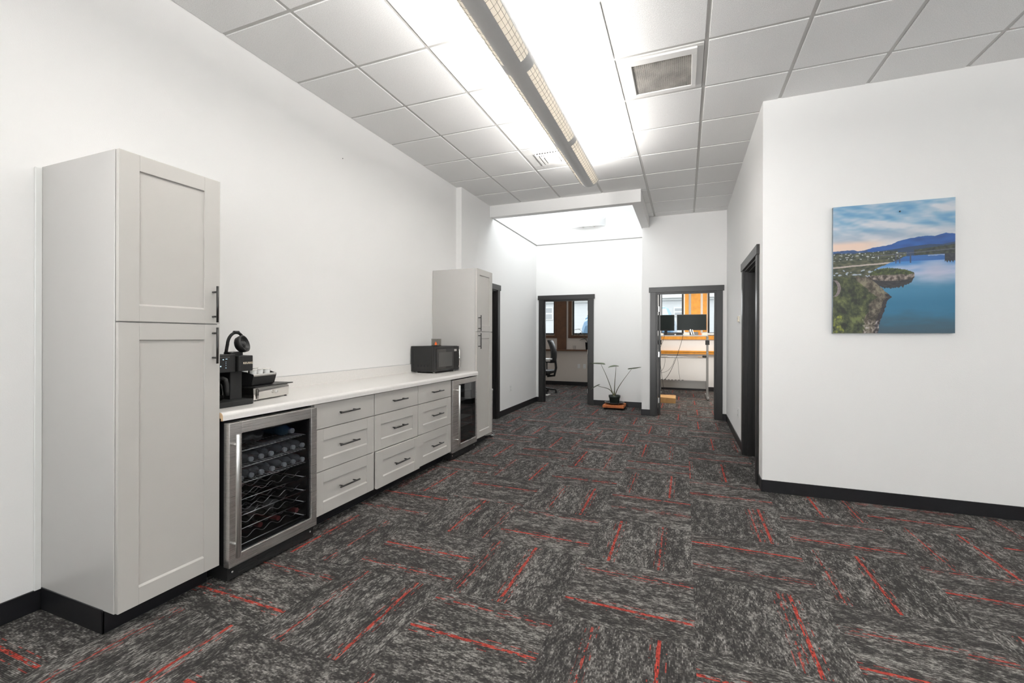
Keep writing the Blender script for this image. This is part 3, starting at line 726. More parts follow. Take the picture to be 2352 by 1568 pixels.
# open lid : tilted cup of the pod chamber with a loop handle
hx, hy, hz = -2.525, 1.922, 1.236
bm = B(); lathe(bm, [(.034, -.028), (.047, -.018), (.052, .0), (.052, .020), (.045, .021), (.043, .006), (.020, .004), (.016, .016), (.006, .016)], (hx, hy, hz+.035), 30, 'x')
rot(bm, -.30, 'Y', (hx, hy, hz+.035)); rot(bm, .45, 'Z', (hx, hy, hz)); lid = obj('open_lid', bm, 'black', t)
bm = B()
pts = []
for k in range(22):
    a = .25 + (PI-.25)*k/21; pts.append((hx-.030+.006*math.sin(a), hy-.018+.052*math.cos(a), hz+.036+.070*math.sin(a)))
pts += [(hx-.034, hy-.072, hz+.01), (hx-.036, hy-.076, hz-.022)]
tube(bm, pts, .009, 8); 
tube(bm, [(hx-.024, hy-.036, hz+.107), (hx-.024, hy-.002, hz+.107)], .010, 8)
obj('lid_handle', bm, 'charcoal', lid)
bm = B(); rbox(bm, hx-.07, hx+.004, hy-.075, hy+.014, 1.200, 1.226, .02); obj('lid_hinge', bm, 'black', t, bevel=.006)
# carafe
t = thing('carafe', 'glass coffee carafe with black handle under the control head', 'carafe', (-2.54, 1.742, .948))
cx, cy = -2.573, 1.742
bm = B(); lathe(bm, [(.052, .948), (.064, .960), (.066, .99), (.060, 1.035), (.050, 1.062)], (cx+.035, cy, 0), 30, 'z'); obj('glass_body', bm, 'smoke', t)
bm = B(); lathe(bm, [(.0505, .950), (.0625, .961), (.0645, .975)], (cx+.035, cy, 0), 30, 'z'); obj('coffee', bm, 'void', t)
bm = B(); lathe(bm, [(.050, 1.06), (.055, 1.064), (.055, 1.080), (.02, 1.088)], (cx+.035, cy, 0), 30, 'z'); obj('lid', bm, 'charcoal', t)
bm = B(); d0 = Vector((.80, .42, 0)).normalized(); q = lambda r, z: (cx+.035+d0.x*r, cy+d0.y*r, z)
tube(bm, [q(.035, 1.075), q(.062, 1.077), q(.078, 1.068), q(.084, 1.045), q(.086, 1.0), q(.088, .975)], [.011, .012, .0125, .0125, .012, .009], 12); obj('handle', bm, 'charcoal', t)

# pod drawer and pod basket on top of it
A0 = Vector((-2.478, 1.972, 0)); ang = math.atan2(-2.534+2.478, 2.319-1.972)   # front edge turns a little away
t = thing('pod_organizer', 'mirror-polished pod box with one drawer, a round knob and black glass top', 'drawer box', (-2.6, 2.14, ZK))
def tw(bm):                                       # local frame: u along the front, w depth
    for v in bm.verts:
        u, w, z = v.co.y, v.co.x, v.co.z
        v.co = Vector((A0.x + u*math.sin(ang) + w*math.cos(ang), A0.y + u*math.cos(ang) - w*math.sin(ang), z))
    return bm
bm = B(); box(bm, -.30, -.012, .004, .305, .921, .998); obj('body', tw(bm), 'chrome', t, bevel=.003)
bm = B(); prism(bm, [(-.012, .925), (.0, .925), (.0022, .992), (-.012, .992)], .028, .300, 'y'); dr = obj('drawer', tw(bm), 'chrome', t, bevel=.004)
bm = B(); lathe(bm, [(.005, 0), (.005, .008), (.010, .012), (.011, .018), (.007, .023)], (0, .165, .96), 20, 'x'); obj('knob', tw(bm), 'silver', dr)
bm = B(); box(bm, -.305, .010, -.006, .330, 1.000, 1.006); obj('glass_top', tw(bm), 'black', t, bevel=.001, seg=1)
for u in (.02, .29):
    for w_ in (-.02, -.28):
        bm = B(); tube(bm, [(w_, u, ZK-.0005), (w_, u, .922)], .008, 12); obj('foot', tw(bm), 'black', t)
t = thing('pod_basket', 'black pod basket with a silver front rim standing on the mirror-polished pod box', 'basket', (-2.62, 2.10, 1.007))
u0, u1, w0, w1, zb, zt_ = .010, .205, -.27, -.022, 1.0065, 1.083
bm = B()
for ua, ub in ((u0, u0+.004), (u1-.004, u1)):
    prism(bm, [(w0+.01, zb), (w1-.03, zb), (w1-.012, zb+.010), (w1+.004, zt_-.012), (w1+.0, zt_-.002), (w1-.012, zt_), (w1-.05, zt_+.012), (w0, zt_+.02)], ua, ub, 'y')
box(bm, w0, w1-.028, u0+.004, u1-.004, zb, zb+.004); box(bm, w0, w0+.004, u0+.004, u1-.004, zb, zt_+.02)
obj('side_walls', tw(bm), 'black', t)
bm = B(); prism(bm, [(w1-.030, zb), (w1-.010, zb+.008), (w1+.0035, zt_-.016), (w1-.004, zt_-.016), (w1-.020, zb+.011), (w1-.034, zb+.005)], u0+.004, u1-.004, 'y'); obj('front_panel', tw(bm), 'charcoal', t)
bm = B(); prism(bm, [(w1+.0025, zt_-.016), (w1+.004, zt_-.008), (w1-.001, zt_-.001), (w1-.006, zt_-.003), (w1-.004, zt_-.016)], u0+.004, u1-.004, 'y'); obj('rim', tw(bm), 'silver', t)
# pods / creamer cups in the basket
def cup():
    t = bpy.data.objects.new('pod_cup', None); C.objects.link(t); OFF[t.name] = Vector((0, 0, 0))
    bm = B(); lathe(bm, [(.0165, 0), (.0175, .002), (.0215, .041)], (0, 0, 0), 22); obj('cup', bm, 'white', t)
    bm = B(); lathe(bm, [(.0215, .041), (.0245, .0415), (.0245, .0435), (.0215, .0440)], (0, 0, 0), 22); obj('foil_lid', bm, 'paper', t)
    return t
cp = cup(); first = True
for i, (w_, u, z, tilt, nm) in enumerate(((-.055, .050, 1.066, .10, 'front left, just behind the silver rim'), (-.060, .105, 1.066, -.05, 'front middle, behind the silver rim'), (-.058, .165, 1.066, .06, 'front right, behind the silver rim'),
                                 (-.112, .040, 1.082, -.08, 'second row, beside the brew head'), (-.120, .130, 1.072, .04, 'second row, right side'), (-.175, .070, 1.090, .0, 'back of the basket'))):
    o = cp if first else copy_tree(cp); first = False
    o.location = (A0.x + u*math.sin(ang) + w_*math.cos(ang), A0.y + u*math.cos(ang) - w_*math.sin(ang), z); o.rotation_euler = (tilt, tilt*.5, 0)
    tag(o, 'white coffee pod in the basket, %s' % nm, 'coffee pod', 'white coffee pods in the basket')
bm = B(); box(bm, -.24, -.075, .02, .195, 1.011, 1.062); tw(bm)
tag(obj('pod_packets', bm, 'cream'), 'layer of pods filling the black basket below the visible ones', 'coffee pods'); bpy.data.objects['pod_packets']['kind'] = 'stuff'

# ------------------------------------------------------------------ microwave and candle
t = thing('microwave', 'black microwave oven on the counter beside the far tall cabinet', 'microwave', (-2.55, 4.222, ZK))
a = math.radians(4.2); mw = Matrix.Translation((-2.550, 4.222, 0)) @ Matrix.Rotation(-a, 4, 'Z')
def mt(bm): bm.transform(mw); return bm
Wm, Dm, z0, z1 = .482, .335, .928, 1.213
bm = B(); box(bm, -Dm, -.022, 0, Wm, z0, z1); obj('body', mt(bm), 'charcoal', t, bevel=.004)
bm = B(); box(bm, -.022, 0, .001, Wm-.115, z0+.004, z1-.003); dd = obj('door', mt(bm), 'black', t, bevel=.004)
bm = B(); box(bm, 0, .0015, .014, Wm-.118, z0+.030, z1-.030); obj('door_glass', mt(bm), simple('black_oven_glass', (.012, .012, .013), .06, coat=.3), dd)
bm = B(); box(bm, .0015, .0022, .062, .330, z0+.055, z1-.068); obj('viewing_window', mt(bm), simple('grey_oven_window', (.06, .06, .058), .12), dd)
bm = B(); box(bm, -.022, 0, Wm-.113, Wm-.001, z0+.004, z1-.003); cpn = obj('control_panel', mt(bm), 'black', t, bevel=.003)
bm = B(); box(bm, 0, .0016, Wm-.105, Wm-.055, z1-.062, z1-.036); obj('display', mt(bm), 'silver', cpn)
bm = B(); tube(bm, [(0, Wm-.078+.04, z1-.050), (.030, Wm-.078+.04, z1-.050)], .006, 10); tube(bm, [(.030, Wm-.038, z1-.036), (.030, Wm-.038, z0+.032)], .009, 12); tube(bm, [(0, Wm-.038, z0+.046), (.030, Wm-.038, z0+.046)], .006, 10)
obj('handle', mt(bm), 'chrome', dd)
for i in range(4):
    bm = B()
    for j in range(3):
        for k in range(3): box(bm, -.245+i*.042+k*.008, -.245+i*.042+k*.008+.005, -.0012, .001, z0+.055+j*.009, z0+.055+j*.009+.005)
    obj('side_vent', mt(bm), 'void', t)
bm = B(); box(bm, -Dm+.03, -.05, -.0015, .001, z1-.033, z1-.030); box(bm, -Dm+.03, -Dm+.033, -.0015, .001, z0+.03, z1-.03); box(bm, -.05, -.047, -.0015, .001, z0+.03, z1-.03); obj('side_crease', mt(bm), 'black', t)
for y in (.04, Wm-.04):
    for x in (-.05, -Dm+.05):
        bm = B(); tube(bm, [(x, y, ZK-.0008), (x, y, z0)], .014, 14); obj('foot', mt(bm), 'silver', t)
cc = (-2.664, 4.43)
t = thing('candle_jar', 'small square clear box with an orange flame print on top of the microwave', 'candle', (cc[0], cc[1], 1.214))
bm = B(); box(bm, cc[0]-.04, cc[0]+.04, cc[1]-.042, cc[1]+.042, 1.2135, 1.222); obj('base', bm, 'black', t, bevel=.002)
bm = B()
for p in ((-.04, -.037, -.042, .042), (.037, .04, -.042, .042), (-.037, .037, -.042, -.039), (-.037, .037, .039, .042)): box(bm, cc[0]+p[0], cc[0]+p[1], cc[1]+p[2], cc[1]+p[3], 1.222, 1.290)
obj('glass_walls', bm, glass('pale_smoked_glass', (.80, .79, .77), .05, 1.4), t)
bm = B(); box(bm, cc[0]-.041, cc[0]+.041, cc[1]-.043, cc[1]+.043, 1.290, 1.296); obj('lid', bm, 'greygreen', t, bevel=.001, seg=1)
bm = B(); prism(bm, [(cc[0]+.000+p[0], p[1]) for p in ((.020, 1.268), (.012, 1.252), (.004, 1.240), (.008, 1.228), (.020, 1.223), (.032, 1.228), (.036, 1.240), (.028, 1.252))], cc[1]-.0432, cc[1]-.0422, 'y'); obj('flame_print', bm, 'flame', t)
bm = B(); lathe(bm, [(.03, 1.222), (.03, 1.245)], (cc[0], cc[1], 0), 20); obj('wax', bm, 'cream', t)

# ------------------------------------------------------------------ step trash can behind the far tall cabinet
t = thing('trash_can', 'slim stainless step trash can behind the far tall cabinet', 'trash can', (-2.56, 5.40, 0))
tc = (-2.555, 5.36)
def D(bm, r, z0, z1, y0, rr=None):
    pts = [(tc[0]-r, tc[1]-r*.75)]
    for k in range(17):
        a_ = -PI/2+PI*k/16; pts.append((tc[0]+r*.42+r*.62*math.cos(a_), tc[1]+r*.95*math.sin(a_)))
    pts.append((tc[0]-r, tc[1]+r*.95)); pts[0] = (tc[0]-r, tc[1]-r*.95)
    prism(bm, pts, z0, z1, 'z')
bm = B(); D(bm, .165, .03, .585, 0); obj('body', bm, 'steel', t, bevel=.003)
bm = B(); D(bm, .168, .585, .625, 0); obj('lid', bm, 'silver', t, bevel=.012, seg=3)
bm = B(); D(bm, .168, 0, .03, 0); obj('base_ring', bm, 'black', t, bevel=.003)
bm = B(); box(bm, tc[0]+.15, tc[0]+.215, tc[1]-.03, tc[1]+.03, .018, .026); obj('pedal', bm, 'silver', t, bevel=.002)
bm = B(); tube(bm, [(tc[0]+.10, tc[1]-.05, .62), (tc[0]+.135, tc[1]-.05, .652), (tc[0]+.135, tc[1]+.05, .652), (tc[0]+.10, tc[1]+.05, .62)], .006, 10); obj('handle', bm, 'white', t)

# ------------------------------------------------------------------ suspended linear lamp
XC, ZR = -.990, 3.068
t = thing('linear_lamp', 'long suspended uplight trough with perforated side windows along the ceiling', 'ceiling lamp', (XC, 2.7, ZC))
def cs(n=18, r=.114, dz=.090, th=0):
    return [((r-th)*math.cos(PI+PI*k/n), (dz-th)*math.sin(PI+PI*k/n)) for k in range(n+1)]
N = 36
def shell(bm, y0, y1, k0, k1, r=.1085, dz=.081, mi=0):
    """strip of the half-pipe between profile steps k0..k1"""
    for k in range(k0, k1):
        a0, a1 = PI+PI*k/N, PI+PI*(k+1)/N
        q = []
        for rr_, a_ in ((r, a0), (r, a1), (r-.004, a1), (r-.004, a0)):
            q.append((XC+rr_*math.cos(a_), ZR+(dz+(rr_-r))*math.sin(a_)))
        prism(bm, q, y0, y1, 'y', mi)
starts = [(-1.02, .12), (.24, 1.38)]
sec = [(-.92, .15), (.26, 1.335), (1.455, 2.534), (2.644, 3.719), (3.813, 4.853)]
Y0, Y1 = -.98, 4.885
wk0, wk1 = 3, 12     # window spans these profile steps each side
bm = B()
shell(bm, Y0, Y1, wk1, N-wk1); shell(bm, Y0, Y1, 0, wk0); shell(bm, Y0, Y1, N-wk0, N)
ys = [Y0]+[v for s in sec for v in s]+[Y1]
for i in range(0, len(ys), 2):
    shell(bm, ys[i], ys[i+1], wk0, wk1); shell(bm, ys[i], ys[i+1], N-wk1, N-wk0)
# rounded end caps
for yy, s in ((Y1, 1), (Y0, -1)):
    prev = None
    for m in range(7):
        ph = PI/2*m/6; sc = math.cos(ph); off_ = .055*math.sin(ph)
        ring = [bm.verts.new((XC+.1085*sc*math.cos(PI+PI*k/N), yy+s*off_, ZR+.081*sc*math.sin(PI+PI*k/N))) for k in range(N+1)]
        if prev:
            for k in range(N):
                try: bm.faces.new((prev[k], prev[k+1], ring[k+1], ring[k])).smooth = True
                except ValueError: pass
        prev = ring
body = obj('housing', bm, 'lampbody', t)
for (a_, b_) in sec:
    for (k0, k1) in ((wk0, wk1), (N-wk1, N-wk0)):
        bm = B(); shell(bm, a_, b_, k0, k1, r=.107, dz=.0795)
        df = obj('perforated_window', bm, 'diffuser', t)
        bm = B()                                   # wire grid over the window
        for k in (k0+3, k0+6):
            a2 = PI+PI*k/N; tube(bm, [(XC+.1087*math.cos(a2), a_, ZR+.0812*math.sin(a2)), (XC+.1087*math.cos(a2), b_, ZR+.0812*math.sin(a2))], .0011, 5)
        n = round((b_-a_)/.0524)
        for q_ in range(1, n):
            y = a_+(b_-a_)*q_/n
            tube(bm, [(XC+.1087*math.cos(PI+PI*k/N), y, ZR+.0812*math.sin(PI+PI*k/N)) for k in range(k0, k1+1)], .0009, 5)
        obj('wire_grid', bm, 'greygreen', df)
    bm = B()
    for dx in (-.04, .04): tube(bm, [(XC+dx, a_+.02, ZR-.03), (XC+dx, b_-.02, ZR-.03)], .012, 10)
    obj('fluorescent_tube', bm, 'tube', t)
    l = area('lamp_light', (XC, (a_+b_)/2, ZR+.006), (PI, 0, 0), .17, b_-a_, 30, (1, .98, .955))
    l.parent = t; l.location = l.location - OFF[t.name]
bm = B()
for y in (.2, 2.59, 4.7):
    for dx in (-.07, .07): tube(bm, [(XC+dx, y, ZR-.01), (XC+dx*.2, y, ZC+.008)], .0012, 6)
obj('hanging_wire', bm, 'silver', t)

added_lamp = copy_tree(t); added_lamp.location = (2.75, -.3, ZC);  # out-of-view copy of the lamp, added to brighten the ceiling
for ch in KIDS(added_lamp):
    if ch.type == 'LIGHT': ch.data = ch.data.copy(); ch.data.energy *= 1.45
added_lamp['label'] = 'second suspended uplight trough over the right part of the room'

# ------------------------------------------------------------------ ceiling vents
vx0, vx1, vy0, vy1 = GX+1.83, GX+2.44, GY-P_, GY
t = thing('return_vent', 'white return-air vent with a dusty egg-crate grille in the ceiling', 'vent', ((vx0+vx1)/2, (vy0+vy1)/2, ZC))
bm = B(); a, b, c, d = vx0+.045, vx1-.058, vy0+.04, vy1-.05
gx0_, gx1_, gy0_, gy1_ = -.374, .044, 3.40, 3.815
for p in ((a, b, c, gy0_), (a, b, gy1_, d), (a, gx0_, gy0_, gy1_), (gx1_, b, gy0_, gy1_)): box(bm, *p, ZC-.014, ZC+.012)
obj('raised_frame', bm, 'whitemetal', t, bevel=.004)
bm = B()
for p in ((vx0+.016, vx1-.016, vy0+.016, c), (vx0+.016, vx1-.016, d, vy1-.016), (vx0+.016, a, c, d), (b, vx1-.016, c, d)): box(bm, *p, ZC-.001, ZC+.014)
obj('panel', bm, 'whitemetal', t, bevel=.002, seg=1)
bm = B(); n = 30
for i in range(n+1):
    x = gx0_+(gx1_-gx0_)*i/n; box(bm, x-.0017, x+.0017, gy0_, gy1_, ZC-.006, ZC+.004)
    y = gy0_+(gy1_-gy0_)*i/n; box(bm, gx0_, gx1_, y-.0017, y+.0017, ZC-.006, ZC+.004)
obj('egg_crate_grille', bm, simple('dusty_grille', (.62, .59, .54), .6, var=.4, vscale=7), t)
bm = B(); box(bm, gx0_, gx1_, gy0_, gy1_, ZC+.022, ZC+.026); obj('duct_plate', bm, simple('dark_duct', (.05, .045, .04), .9, var=.5, vscale=6), t)
dx0, dx1, dy0, dy1 = GX+.61, GX+1.22, GY+P_, GY+2*P_
t = thing('air_diffuser', 'white square four-way air diffuser in the ceiling beside the lamp', 'vent', (-1.39, 4.82, ZC))
cxx, cyy = -1.392, 4.835
bm = B(); hw = .165
for p in ((dx0+.013, dx1-.013, dy0+.013, cyy-hw), (dx0+.013, dx1-.013, cyy+hw, dy1-.013), (dx0+.013, cxx-hw, cyy-hw, cyy+hw), (cxx+hw, dx1-.013, cyy-hw, cyy+hw)): box(bm, *p, ZC, ZC+.014)
obj('panel', bm, 'whitemetal', t, bevel=.002, seg=1)
bm = B(); box(bm, cxx-hw, cxx+hw, cyy-hw, cyy+hw, ZC+.012, ZC+.016)
obj('duct_plate', bm, 'dark', t)
for k, (r0, r1, zz) in enumerate(((.166, .132, -.016), (.118, .086, -.022), (.072, .0, -.028))):
    bm = B()
    if r1:
        for p in ((-r0, r0, -r0, -r1), (-r0, r0, r1, r0), (-r0, -r1, -r1, r1), (r1, r0, -r1, r1)): box(bm, cxx+p[0], cxx+p[1], cyy+p[2], cyy+p[3], ZC+zz, ZC+zz+.005)
    else: box(bm, cxx-r0, cxx+r0, cyy-r0, cyy+r0, ZC+zz, ZC+zz+.005)
    # slotted risers above the blade
    n = 11
    for s in (-1, 1):
        for i in range(n):
            u = -r0+2*r0*(i+.5)/n
            box(bm, cxx+u-.006, cxx+u+.006, cyy+s*r0-.003, cyy+s*r0, ZC+zz+.005, ZC+.012); box(bm, cxx+s*r0-.003, cxx+s*r0, cyy+u-.006, cyy+u+.006, ZC+zz+.005, ZC+.012)
    obj('louvre_ring', bm, 'whitemetal', t)

# ------------------------------------------------------------------ wall sconce in the skylight well
t = thing('wall_sconce', 'curved frosted glass wall light high in the skylight well', 'wall lamp', (-1.745, YA, 3.55))
sx0, sx1, sz0, sz1 = -2.08, -1.425, 3.47, 3.64
bm = B(); n = 16
prev = None
for k in range(n+1):
    u = k/n; x = sx0+(sx1-sx0)*u; y = YA-.012-.085*math.sin(PI*u)
    row = [bm.verts.new((x, y, sz0)), bm.verts.new((x, y, sz1)), bm.verts.new((x, y+.006, sz1)), bm.verts.new((x, y+.006, sz0))]
    if prev:
        for q_ in range(4): bm.faces.new((prev[q_], row[q_], row[(q_+1) % 4], prev[(q_+1) % 4]))
    else: bm.faces.new(row)
    prev = row
bm.faces.new(prev[::-1]); obj('glass_shade', bm, 'frost', t, smooth=False)
bm = B()
for x in (sx0+.025, sx1-.025): tube(bm, [(x, YA, sz1-.028), (x, YA-.03, sz1-.028)], .010, 12)
obj('glass_clip', bm, 'silver', t)
bm = B(); box(bm, -1.965, -1.525, YA-.055, YA-.025, sz0+.004, sz0+.014); box(bm, -1.87, -1.84, YA-.03, YA, sz0, sz0+.06); box(bm, -1.655, -1.625, YA-.03, YA, sz0, sz0+.06); obj('bracket', bm, 'silver', t)

# ------------------------------------------------------------------ outlets, thermostat, nail
def outlet(name, label, cat, loc, normal, w=.07, h=.115, kind='outlet'):
    t = thing(name, label, cat, loc); x, y, z = loc
    def bx(bm, u0, u1, z0, z1, d0, d1):
        if normal == '+x': box(bm, x+d0, x+d1, y+u0, y+u1, z+z0, z+z1)
        elif normal == '-x': box(bm, x-d1, x-d0, y+u0, y+u1, z+z0, z+z1)
        else: box(bm, x+u0, x+u1, y-d1, y-d0, z+z0, z+z1)
    bm = B(); bx(bm, -w/2, w/2, -h/2, h/2, 0, .006); obj('plate', bm, 'white', t, bevel=.002)
    if kind == 'outlet':
        for s in (-.026, .026):
            bm = B(); bx(bm, -.017, .017, s-.014, s+.014, .006, .008); k = obj('socket', bm, 'white', t, bevel=.002)
            bm = B(); bx(bm, -.008, -.005, s-.004, s+.007, .008, .0084); bx(bm, .005, .008, s-.004, s+.007, .008, .0084); bx(bm, -.0025, .0025, s-.011, s-.006, .008, .0084); obj('slots', bm, 'black', k)
    else:
        bm = B(); bx(bm, -w*.36, w*.36, -h*.38, h*.38, .006, .024); obj('cover', bm, 'cream', t, bevel=.003)
        bm = B(); bx(bm, -w*.2, w*.2, -h*.05, h*.22, .024, .025); obj('screen', bm, 'sidetrim', t)
    return t
outlet('wall_outlet', 'white wall outlet on the left wall between the left door and the alcove door', 'outlet', (XL2, 7.161, .425), '+x')
outlet('wall_outlet', 'white wall outlet low on the corridor wall before the right door', 'outlet', (XR, 6.12, .39), '-x')
outlet('thermostat', 'small cream thermostat beside the casing of the right door', 'thermostat', (XR, 6.02, 1.545), '-x', .12, .09, 'th')
outlet('wall_outlet', 'left of two beige outlets under the ledge in the left office', 'outlet', (-2.68, YE, .53), '-y', kind='outlet')
outlet('wall_outlet', 'right of two beige outlets under the ledge in the left office', 'outlet', (-2.525, YE, .53), '-y', kind='outlet')
bm = B(); lathe(bm, [(.004, 0), (.004, .006), (.002, .008)], (XL, 3.183, 2.937), 10, 'x')
solo('nail', bm, 'greygreen', 'tiny dark nail high on the left wall above the drawers', 'nail', origin=(XL, 3.183, 2.937))

# ------------------------------------------------------------------ canvas print : river landscape
def lerp(a, b, k):
    k = max(0, min(1, k)); return tuple(p+(q-p)*k for p, q in zip(a, b))
def sst(a, b, x):
    x = max(0, min(1, (x-a)/(b-a))); return x*x*(3-2*x)
def interp(tab, x):
    for (a, fa), (b, fb) in zip(tab, tab[1:]):
        if x <= b: return fa+(fb-fa)*max(0, (x-a)/(b-a))
    return tab[-1][1]
nz = lambda x, y, z=0.: noise.noise(Vector((x, y, z)))
MT = [(0, .352), (.10, .350), (.16, .347), (.22, .358), (.27, .355), (.34, .338), (.40, .333), (.46, .325), (.50, .320), (.55, .300), (.62, .286), (.70, .276), (.78, .271), (.84, .276), (.93, .257), (1, .268)]
MT2 = [(0, .37), (.3, .375), (.5, .36), (.65, .345), (.8, .335), (.9, .34), (1, .325)]
FG = [(.50, 0), (.52, .20), (.545, .30), (.60, .355), (.65, .415), (.70, .475), (.722, .50), (.745, .475), (.765, .452), (.79, .457), (.85, .43), (.92, .40), (1.01, .39)]
def paint(u, v):
    # sky
    n = nz(u*2.6+.7*v, v*15-u*2.2, 1)+.5*nz(u*7, v*30-u*5, 2)+.25*nz(u*16, v*60, 3)
    c = lerp((92, 142, 178), (196, 200, 206), .5+.95*n)
    c = lerp(c, lerp((150, 165, 182), (203, 203, 205), .5+.8*n), sst(.15, .26, v))
    c = lerp(c, (222, 196, 180), sst(.26, .31, v)*(1-sst(.22, .62, u)))
    c = lerp(c, (208, 206, 208), sst(.26, .31, v)*sst(.3, .6, u)*.7)
    m = interp(MT, u)+.004*nz(u*30, 0, 5)
    if v > m:
        c = lerp((36, 84, 152), (28, 68, 126), .5+nz(u*9, v*30, 6))
        if u < .3: c = lerp((52, 84, 130), (40, 66, 108), .5+nz(u*20, v*40, 6))
        if v > interp(MT2, u): c = lerp((40, 62, 92), (34, 56, 84), .5+nz(u*12, v*40, 7))
    if v > .372+.012*nz(u*14, 1, 8) and u < .55 or v > .385 and u < .62:
        t_ = .5+nz(u*22, v*50, 9)+.5*nz(u*60, v*90, 10); c = lerp((34, 42, 38), (84, 88, 70), t_)
        if nz(u*45, v*110, 11) > .38: c = (176, 180, 182)
    if u > .68 and v > .372-.03*(u-.68)/.32+.006*nz(u*60, 0, 12): c = lerp((30, 38, 40), (66, 72, 60), .5+nz(u*40, v*60, 13))
    # water
    shore = interp([(0, .60), (.30, .56), (.34, .520), (.38, .497), (.42, .484), (.5, .457), (.56, .436), (.62, .414), (1, .412)], u)+.005*nz(u*26, 0, 40)+.002*nz(u*80, 0, 41)
    if v > shore:
        c = lerp((34, 96, 168), (48, 84, 132), .5+nz(u*5, v*60, 14))
    if v > max(.455, shore):
        k = sst(.455, .53, v); w_ = nz(u*4, v*22, 15)+.4*nz(u*12, v*60, 16)
        c = lerp((60, 120, 180), (166, 176, 200), k+.5*w_)
        c = lerp(c, (58, 118, 150), sst(.55, .66, v+.03*w_)); c = lerp(c, (30, 96, 128), sst(.66, .78, v)*.7)
        c = lerp(c, (52, 78, 92), sst(.80, 1.0, v+.04*w_))
        c = lerp(c, (176, 178, 196), (1-sst(.0, .16, abs(v-.52)))*(1-sst(0, .2, abs(u-.86)))*.8)
    if u < .5 and .43 < v <= shore:
        t_ = .5+nz(u*25, v*60, 17)
        c = lerp((44, 52, 42), (92, 92, 72), t_)
        if v > .50 and nz(u*30, v*60, 31) > .30: c = (150, 160, 174)
        s_ = abs(v-(.482-.045*u+.004*nz(u*9, 3)));
        if s_ < .006: c = (168, 156, 148)
    # bridge
    if u > .36 and abs(v-(.405-.028*(u-.36)/.64)) < .0022: c = (88, 92, 104)
    for pu in (.535, .565, .652):
        if abs(u-pu) < .0045 and .40 < v < .468: c = (58, 66, 84)
    if abs(u-.9) < .11 and .415 < v < .421+.004*nz(u*30, 9): c = (132, 152, 186)
    if u > .92 and .41 < v < .47+.015*nz(u*90, 0, 20): c = lerp((34, 40, 52), (52, 56, 60), .5+nz(u*60, v*60))
    # island and its reflection
    du = (u-.50)/.185
    if abs(du) < 1:
        top = .555-.052*math.sqrt(1-du*du)*(1-.25*du)-.016*max(0, nz(u*70, 0, 18))-.010*max(0, nz(u*140, 3, 18)); bot = .566+.034*math.sqrt(1-du*du)
        if bot <= v < bot+.055*math.sqrt(1-du*du)+.015*nz(u*60, 0, 19): c = lerp((34, 36, 42), (54, 52, 54), .5+nz(u*30, v*80))
        if top < v < bot:
            t_ = .5+nz(u*35, v*45, 20)+.5*nz(u*90, v*90, 24)
            c = lerp((34, 44, 28), (78, 88, 48), t_) if v < .553+.008*nz(u*20, 2) else lerp((58, 52, 48), (150, 138, 130), t_)
    # near wooded headland
    if v > .50:
        e = interp([(a, b) for a, b in FG], v)+.012*nz(v*45, 0, 21)
        edge_top = .555 if u < .10 else .565-.03*max(0, nz(u*40, 0, 22))-.02*abs(nz(u*90, 1, 22)) if u < .36 else .5
        if u < e and v > edge_top:
            t_ = .5+.9*nz(u*14, v*14, 23)+.6*nz(u*38, v*38, 24)+.35*nz(u*90, v*90, 25)
            c = lerp((30, 36, 27), (96, 104, 62), t_*.8)
            if u > e-.13+.05*nz(v*12, 4): c = lerp(c, lerp((58, 48, 44), (134, 120, 112), t_), .7)
            if v > .70 and abs(u-e) < .035: c = lerp((34, 30, 34), (80, 72, 72), t_*.6)
            if v > .86+.05*nz(u*22, 5) and u < .06+.06*nz(v*20, 2)+.2*(v-.86): c = lerp(c, (150, 156, 52), .25+.9*nz(u*50, v*50, 32))
            if v > .90+.03*nz(u*30, 7) and .26+.02*nz(v*40, 8) < u: c = lerp(c, (176, 166, 162), .2+1.1*nz(u*60, v*60, 26))
            if .58 < v < .71 and abs(u-.055*math.sqrt(max(0, 1-((v-.645)/.066)**2))) < .014: c = lerp((104, 92, 94), (130, 120, 120), .5+nz(u*80, v*80))
    return c
t = thing('canvas_print', 'square-edged canvas print of a blue river, island and mountain on the right wall', 'picture', (1.505, 4.325, 1.867))
px0, px1, pz0, pz1, pf = 1.122, 1.888, 1.357, 2.377, 4.291
nx, ny = 480, 640
verts = []; cols = []
for j in range(ny+1):
    for i in range(nx+1):
        u, v = i/nx, j/ny; verts.append((px0+(px1-px0)*u-1.505, pf-4.325, pz1-(pz1-pz0)*v-1.867)); cols.append((*lin(tuple(max(0, min(255, q)) for q in paint(u, v))), 1))
faces = [(j*(nx+1)+i, (j+1)*(nx+1)+i, (j+1)*(nx+1)+i+1, j*(nx+1)+i+1) for j in range(ny) for i in range(nx)]
me = bpy.data.meshes.new('printed_face'); me.from_pydata(verts, [], faces); me.update()
ca = me.color_attributes.new('paint', 'FLOAT_COLOR', 'POINT'); ca.data.foreach_set('color', [x for c_ in cols for x in c_])
q = NT('printed_canvas'); at_ = q.add('ShaderNodeAttribute'); at_.attribute_name = 'paint'; q.l.new(at_.outputs['Color'], q.b.inputs['Base Color']); q.b.inputs['Roughness'].default_value = .55
q.bump(q.noise(q.obj(), 900, 1), .15); me.materials.append(q.m)
pf_ = bpy.data.objects.new('printed_face', me); C.objects.link(pf_); pf_.parent = t
bm = B(); box(bm, px0, px1, pf+.0005, 4.3245, pz0, pz1); obj('stretcher', bm, simple('canvas_edge', (.30, .36, .42), .7, var=.5, vscale=6), t)
bm = B(); lathe(bm, [(.0055, 0), (.005, -.004), (.002, -.006)], (1.122+.766*.565, pf-.0005, 2.377-.075), 12, 'y'); obj('screw_head', bm, 'blackm', t)

